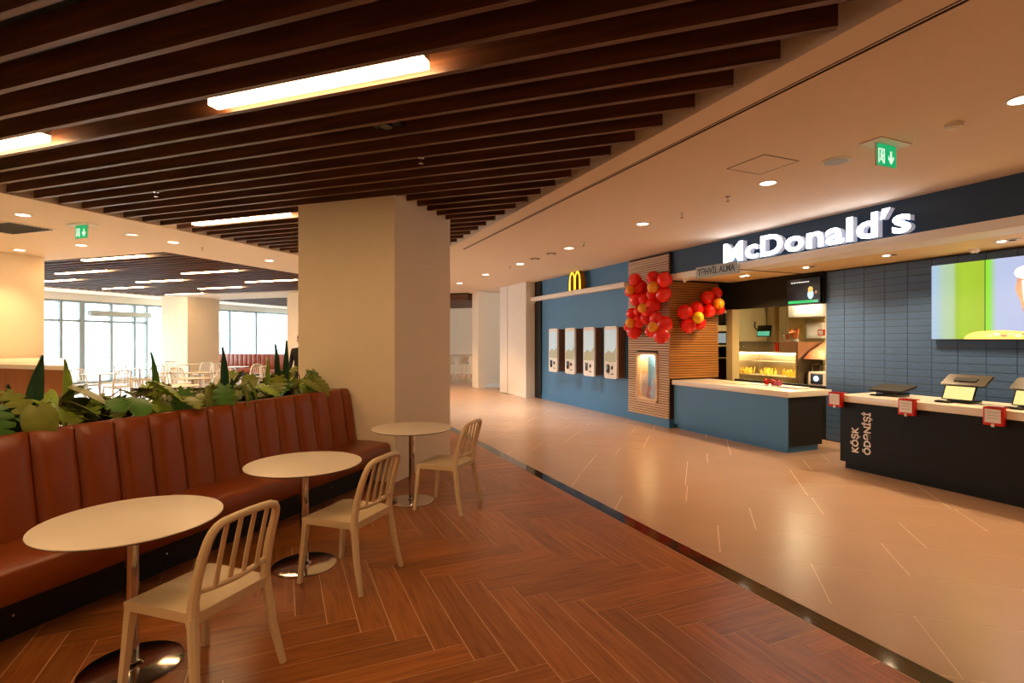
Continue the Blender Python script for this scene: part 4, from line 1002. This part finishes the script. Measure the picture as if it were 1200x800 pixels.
def monstera(b, a, label, leaves, scale=1.0):
    t = thing('monstera_plant', label, 'plant', ANG_A, a, b, .985, 0, 'leafy plants in the trough')
    for (az, elev, stem, L, W, m_, pitch, cuts) in leaves:
        az = math.radians(az); e = math.radians(elev); st = stem * scale
        d = Vector((math.cos(az) * math.cos(e), math.sin(az) * math.cos(e), math.sin(e)))
        tip = d * st; mid = Vector((d.x * st * .35, d.y * st * .35, d.z * st * .7))
        MB().tube([(0, 0, 0), mid, tip], [.007, .006, .005], n=5).build('stalk', 'stem_brown', t)
        vs, fs = leaf_mesh(L * scale, W * scale, 'heart', droop=.3, cuts=cuts)
        o = MB().add(vs, fs).build('leaf', m_, t, smooth=True, loc=tip); o.rotation_euler = (random.uniform(-.5, .5), math.radians(pitch), az + random.uniform(-.3, .3))
    return t
def snake(b, a, label, blades):
    t = thing('snake_plant', label, 'plant', ANG_A, a, b, .985, 0, 'upright leaf plants in the trough')
    for (dx, dy, H, W, m_, tilt) in blades:
        vs = []; fs = []; n = 8
        for i in range(n + 1):
            q = i / n; w = 1.75 * W * (.55 + .9 * q - 1.45 * q ** 2.4) if q < 1 else .001; w = max(w, .001)
            lean = tilt * H * q * q
            for k in (-1, 0, 1): vs.append((dx + .018 * k * k, dy + lean + w * k, H * q))
        for i in range(n):
            for k in range(2): c = i * 3 + k; fs.append((c, c + 1, c + 4, c + 3))
        m = len(vs); vs += [(x + .006, y, z) for x, y, z in vs]; fs += [tuple(j + m for j in reversed(f)) for f in fs]
        for i in range(n): fs += [(i * 3, (i + 1) * 3, m + (i + 1) * 3, m + i * 3), ((i + 1) * 3 + 2, i * 3 + 2, m + i * 3 + 2, m + (i + 1) * 3 + 2)]
        MB().add(vs, fs).build('leaf_blade', m_, t, smooth=True)
    return t
def ub(u, a):
    t = (u - CX) / FPX; Y = a / (0.9426 * t - 0.334); return Y * (0.334 * t + 0.9426)
def rl_(n_, big=1.0, spread=360, az0=0, low=False):
    out = []
    for i in range(n_):
        az = az0 + spread * (i + random.uniform(-.3, .3)) / n_
        out.append((az, random.uniform(35, 80) if not low else random.uniform(5, 35), random.uniform(.16, .36), random.uniform(.18, .28) * big, random.uniform(.085, .125) * big, random.choice(['leaf_olive', 'leaf_olive', 'leaf_green', 'leaf_light']), random.uniform(5, 50), random.choice([0, .5, .6])))
    return out
mlab = ['leafy plant at the left frame edge, drooping over the bench', 'leafy plant right of the tall dark blade', 'leafy plant before the big far window', 'yellowish leafy plant in the middle of the trough', 'leafy plant left of the small far column', 'leafy plant drooping over the bench near the dark blade', 'leafy plant before the far leather bench', 'leafy plant near the broad column', 'leafy plant in front of the broad column', 'rightmost leafy plant, its leaf over the column']
for u, a, l, q in zip((-8, 62, 112, 158, 205, 250, 292, 335, 368, 398), (-4.28, -4.34, -4.36, -4.3, -4.34, -4.27, -4.34, -4.32, -4.33, -4.3), mlab, (9, 11, 11, 12, 11, 10, 11, 10, 10, 8)):
    lv = rl_(q, 1.0 if u < 300 else .95)
    if u in (-8, 250, 205): lv += [(-25, 38, .40, .25, .12, 'leaf_green', 66, .6), (12, 36, .40, .23, .11, 'leaf_olive', 70, 0), (40, 40, .40, .2, .1, 'leaf_light', 55, .6)]
    if u == 62: lv += [(60, 40, .2, .26, .10, 'leaf_light', 5, 0), (20, 40, .18, .24, .11, 'leaf_olive', 20, 0)]
    if u == 158: lv += [(40, 45, .2, .26, .11, 'leaf_light', 25, 0)]
    monstera(min(max(ub(u, a), .6), 4.95), a, l, lv)
for u, a, l, bl_ in [(30, -4.2, 'tall dark blade plant at the left of the trough', [(0, .02, .56, .042, 'leaf_dark', .12), (-.03, -.07, .38, .035, 'leaf_dark', -.05)]),
                     (79, -4.45, 'pale green blade plant against the wood counter', [(0, 0, .52, .03, 'leaf_light', -.05)]),
                     (183, -4.42, 'slim green blade plant in the middle of trough', [(0, 0, .56, .026, 'leaf_green', -.1)]),
                     (262, -4.22, 'dark blade plant before the far leather bench', [(0, 0, .60, .036, 'leaf_dark', -.04), (.0, .05, .3, .03, 'leaf_dark', .1)]),
                     (312, -4.4, 'short pale blade plant right of the dark blade', [(0, 0, .47, .028, 'leaf_light', .0)]),
                     (328, -4.3, 'pair of dark blades left of the broad column', [(0, -.05, .62, .034, 'leaf_dark', -.05), (.0, .06, .66, .036, 'leaf_dark', .03)]),
                     (397, -4.2, 'leaning dark blade plant in front of the broad column', [(0, 0, .62, .038, 'leaf_dark', -.22)])]:
    snake(ub(u, a), a, l, bl_)

# ------------------------------------------------------------------ hall behind: wood counter, tables, chairs, far bench
wc = thing('wood_counter', 'wood panelled counter with cream top by the left column', 'counter', ANG_A, -8.05, 4.71)
top = [(0, 0), (-3.0, 1.84), (-4.2, 1.84), (-4.2, .65), (-5.6, .65), (-5.6, 0)]
ins = [(-.1, .05), (-3.02, 1.78), (-4.18, 1.78), (-4.18, .62), (-5.6, .62), (-5.6, .05)]
MB().prism(top, 1.24, 1.30).build('worktop', 'counter_white', wc)
MB().prism(ins, 0, 1.24).build('carcass', 'black_base', wc)
for k in range(22): piece('wood_board', 'wood_panel', wc, -.1 - .25 * k, .03, .05, -.1 - .25 * (k + 1) + .006, .05, 1.24)
chw = copy_tree(ch); chw['group'] = 'white chairs of the far hall'; chw['label'] = 'tmp'
for p in list(chw.children):
    p.data = p.data.copy(); p.data.materials.clear(); p.data.materials.append(M['chair_white'])
far_tables = [(-11.2, 9.2), (-13.0, 10.9), (-15.0, 9.6), (-11.5, 12.6), (-16.6, 11.8), (-14.6, 13.6), (-17.6, 14.3), (-9.7, 7.6)]
spots_lab = ['near left', 'centre', 'left by the window', 'right of centre', 'beside the big window', 'before the small far column', 'in the far window corner', 'behind the planter']
first = True
for k, (a, b) in enumerate(far_tables):
    t = copy_tree(tb1); put(t, ANG_A, a, b); t['label'] = 'far white table in the hall, ' + spots_lab[k]; t['group'] = 'white tables of the far hall'
    for q, (da, rz) in enumerate(((.62, 0), (-.62, PI))):
        if k == 7 and q == 0: continue
        c = chw if first else copy_tree(chw); first = False
        put(c, ANG_A, a + da, b + random.uniform(-.05, .05), 0, rz + random.uniform(-.15, .15))
        c['label'] = 'far white chair %s side of table, %s' % ('on the right' if q == 0 else 'on the left', spots_lab[k]); c['group'] = 'white chairs of the far hall'
t = thing('long_white_table', 'glossy white table with dark edge seen between the leaves', 'table', ANG_A, -8.2, 3.6, 0)
MB().box(-.9, -.4, .725, .9, .4, .75).build('table_top', 'table_white', t, bevel=.004); MB().box(-.06, -.41, .7, .06, .41, .752).build('dark_joint', 'table_edge', t)
for x in (-.6, .6): MB().cyl(x, 0, 0, .725, .03).build('pole', 'chrome', t); MB().lathe([(.25, 0), (.25, .01), (.03, .03)], x=x, n=24).build('base_plate', 'chrome', t)
fb = thing('far_leather_bench', 'red-brown channelled bench before the far right window', 'bench', ANG_A, -20.2, 17.1)
MB().box(0, 0, .0, 6.2, .5, .28).build('base', 'black_base', fb); MB().box(0, 0, .28, 6.2, .5, .46).build('seat_cushion', 'leather_far', fb, bevel=.03)
for k in range(25): 
    o = MB().box(.003, .45, .46, .245, .58, 1.05).build('back_channel', 'leather_far', fb, loc=(.248 * k, 0, 0), bevel=.03) if k == 0 else bpy.data.objects.new('back_channel', o.data)
    if k: COL.objects.link(o); o.parent = fb; o.location = (.248 * k, 0, 0)
MB().box(0, .58, 0, 6.2, .66, 1.02).build('back_board', 'black_base', fb)
t = thing('air_curtain', 'grey horizontal air curtain bar across the big window', 'air curtain', ANG_A, -20.9, 12.95, 2.52)
MB().box(0, 0, 0, .2, 2.25, .2).build('casing', 'gray_unit', t, bevel=.02); MB().box(.03, .05, -.006, .17, 2.2, 0).build('outlet', 'black_matte', t)
# sheer curtain at the right-hand far window
mb = MB(); nseg = 120; vs = []
for i in range(nseg + 1):
    y = 4.6 * i / nseg; x = .05 * math.sin(i * 1.05) + .02 * math.sin(i * .37)
    vs += [(x, y, .1), (x, y, 3.02)]
mb.add(vs, [(2 * i, 2 * i + 2, 2 * i + 3, 2 * i + 1) for i in range(nseg)])
m = bpy.data.materials.new('sheer'); m.use_nodes = True; p = m.node_tree.nodes['Principled BSDF']; p.inputs['Base Color'].default_value = (.75, .82, .82, 1); p.inputs['Transmission Weight'].default_value = 0; p.inputs['Alpha'].default_value = .45; M['sheer'] = m
cu = mb.build('sheer_curtain', 'sheer', smooth=True, fix=False); put(cu, ANG_A, -20.85, 21.2); tag(cu, 'sheer pale curtain hanging in vertical folds at far window', 'curtain')
# far passage area: high table with stools, warm wall
t = thing('high_table', 'long white high table far along the passage', 'table', ANG_A, -8.6, 19.6)
MB().box(-1.5, -.35, 1.0, 1.6, .35, 1.06).build('table_top', 'table_white', t, bevel=.005)
for x in (-1.2, 1.3): MB().box(x - .05, -.25, 0, x + .05, .25, 1.0).build('trestle', 'chrome', t)
st = thing('bar_stool', 'white bar stool at the high table, first from the left', 'stool', ANG_A, 0, 0, 0, 0, 'white bar stools at the high table')
for sx in (-1, 1):
    for sy in (-1, 1): MB().tube([(sx * .21, sy * .21, 0), (sx * .14, sy * .14, .72)], .013, n=6).build('leg', 'chair_white', st)
MB().lathe([(.17, .71), (.2, .73), (.2, .75), (.17, .76)], n=20).build('seat', 'chair_white', st, smooth=True)
mb = MB(); vs = []; fs = []
for i in range(11):
    a = -1.2 + 2.4 * i / 10
    for z, r in ((.78, .2), (1.0, .23)): vs += [(r * math.sin(a), -r * math.cos(a), z), ((r + .018) * math.sin(a), -(r + .018) * math.cos(a), z)]
for i in range(10): c0, c1 = 4 * i, 4 * i + 4; fs += [(c0, c1, c1 + 2, c0 + 2), (c0 + 1, c0 + 3, c1 + 3, c1 + 1), (c0 + 2, c1 + 2, c1 + 3, c0 + 3), (c0, c0 + 1, c1 + 1, c1)]
fs += [(0, 2, 3, 1), (40, 41, 43, 42)]
mb.add(vs, fs).build('backrest', 'chair_white', st, smooth=True)
MB().tube([(.17, .17, .3), (.17, -.17, .3), (-.17, -.17, .3), (-.17, .17, .3), (.17, .17, .3)], .008, n=6).build('foot_ring', 'chair_white', st)
for k in range(5):
    c = st if k == 0 else copy_tree(st); put(c, ANG_A, -9.9 + .62 * k, 18.85); c['label'] = 'white bar stool at the high table, %s from the left' % ['first', 'second', 'third', 'fourth', 'fifth'][k]
t = thing('ceiling_raft', 'brown slatted ceiling raft at the far end of passage', 'ceiling raft', ANG_A, -10.5, 17.0, 3.06)
for k in range(18): piece('wood_slat', 'slat_dark', t, 0, .26 * k, 0, 2.8, .26 * k + .16, .2)
MB().box(0, 0, .2, 2.8, 4.6, .238).build('raft_panel', 'plenum', t)
struct(MB().box(-11.5, 23.4, 0, -3.2, 23.7, Z).build('wall_far_warm', 'plaster', rz=ANG_A))
t = thing('wall_frame', 'tall tan framed panel on the far warm wall', 'panel', ANG_A, -9.9, 23.38, 1.1); MB().box(0, -.04, 0, 1.1, 0, 1.9).build('frame', 'kitchen_beige', t); MB().box(.06, -.05, .06, 1.04, -.04, 1.84).build('panel_face', 'plaster', t)

# ------------------------------------------------------------------ person mostly hidden by the broad column
def person(x, y, rz):
    bm = bpy.data.meshes.new('person')
    V = []; E = []; R = []
    def pt_(p, r): V.append(p); R.append(r); return len(V) - 1
    def chain(start, pts):
        prev = start
        for p, r in pts: i = pt_(p, r); E.append((prev, i)); prev = i
        return prev
    pel = pt_((0, 0, .95), (.15, .11)); ch_ = chain(pel, [((0, 0, 1.12), (.15, .11)), ((0, .0, 1.32), (.19, .12))]); nk = chain(ch_, [((0, 0, 1.46), (.08, .075)), ((0, .01, 1.52), (.055, .055)), ((0, .02, 1.60), (.078, .09)), ((0, .02, 1.69), (.078, .092)), ((0, .01, 1.755), (.045, .05))])
    for s in (-1, 1):
        w = chain(ch_, [((s * .185, 0, 1.41), (.065, .065)), ((s * .23, .0, 1.14), (.05, .05)), ((s * .245, .05, .90), (.036, .036)), ((s * .245, .075, .82), (.02, .036))])
        for q, (dy, ln) in enumerate(((.028, .07), (.010, .085), (-.008, .08), (-.025, .065))): chain(w, [((s * .245, .08 + dy, .79), (.01, .01)), ((s * .24, .085 + dy, .79 - ln * .5), (.009, .009)), ((s * .232, .088 + dy, .79 - ln), (.008, .008))])
        chain(w, [((s * .225, .115, .80), (.011, .011)), ((s * .215, .125, .755), (.009, .009))])
        chain(pel, [((s * .095, 0, .86), (.095, .1)), ((s * .1, .015, .5), (.062, .065)), ((s * .1, -.01, .11), (.045, .05)), ((s * .105, .03, .045), (.045, .045)), ((s * .115, .14, .035), (.045, .032))])
    bm.from_pydata(V, E, []); o = bpy.data.objects.new('person', bm); COL.objects.link(o)
    md = o.modifiers.new('skin', 'SKIN'); md.use_smooth_shade = True
    for i, sv in enumerate(bm.skin_vertices[0].data): sv.radius = R[i]; sv.use_root = (i == 0)
    o.modifiers.new('sub', 'SUBSURF').levels = 1
    bpy.context.view_layer.update()
    me = bpy.data.meshes.new_from_object(o.evaluated_get(bpy.context.evaluated_depsgraph_get()))
    bpy.data.objects.remove(o)
    for k in ('jacket', 'trousers', 'skin', 'foot_black'): me.materials.append(M[k])
    for p in me.polygons:
        c = p.center; p.use_smooth = True
        p.material_index = 2 if (c.z > 1.5 or (abs(c.x) > .19 and c.z < .87)) else (0 if c.z > .9 or abs(c.x) > .19 else (3 if c.z < .09 else 1))
    o = bpy.data.objects.new('person', me); COL.objects.link(o); put(o, ANG_A, x, y, 0, rz)
    tag(o, 'person in black standing behind the broad column', 'person')
    h = MB(); h.ball((0, .0, 1.70), (.088, .10, .085), n=16, m=10); ho = h.build('hair', 'hair', o, smooth=True)
    f = MB(); f.ball((-.032, .108, 1.645), .011, n=8, m=6).ball((.032, .108, 1.645), .011, n=8, m=6); f.build('eyes', 'hair', o, smooth=True)
    f = MB(); f.tube([(0, .105, 1.65), (0, .128, 1.615), (0, .11, 1.605)], [.008, .014, .010], n=6).build('nose', 'skin', o, smooth=True)
    f = MB().tube([(-.025, .102, 1.575), (0, .112, 1.573), (.025, .102, 1.575)], .006, n=6).build('mouth', 'toy_rose', o, smooth=True)
    for s in (-1, 1): MB().ball((s * .082, .015, 1.635), (.012, .022, .032), n=8, m=6).build('ear', 'skin', o, smooth=True)
person(-8.58, 9.80, math.radians(200))

# ------------------------------------------------------------------ outside: pale buildings beyond the glass
def building(x, y, w, d, h, label, rows, cols, base=-9):
    t = thing('apartment_block', label, 'building', ANG_A, x, y, base, 0, 'buildings outside')
    MB().box(-d, 0, 0, 0, w, h).build('walls', 'concrete_haze', t); MB().box(-d - .3, -.3, h, .3, w + .3, h + .5).build('roof', 'concrete_haze', t)
    for r_ in range(rows):
        for c_ in range(cols):
            y0 = w * (c_ + .25) / cols; z0 = h * (r_ + .3) / rows; piece('window_pane', 'far_window_haze', t, 0, y0, z0, .05, y0 + w * .5 / cols, z0 + h * .5 / rows)
building(-75, 36, 12, 10, 16, 'pale apartment block seen left of the first mullion', 6, 4)
building(-82, 52, 10, 10, 14.5, 'pale apartment block seen between the first two mullions', 6, 3)
building(-110, 75, 30, 12, 12, 'low pale building on the skyline beyond the door', 5, 10)
gr = MB().box(-400, -200, -9.2, -30, 400, -9).build('ground_outside', 'concrete_haze', rz=ANG_A); struct(gr)
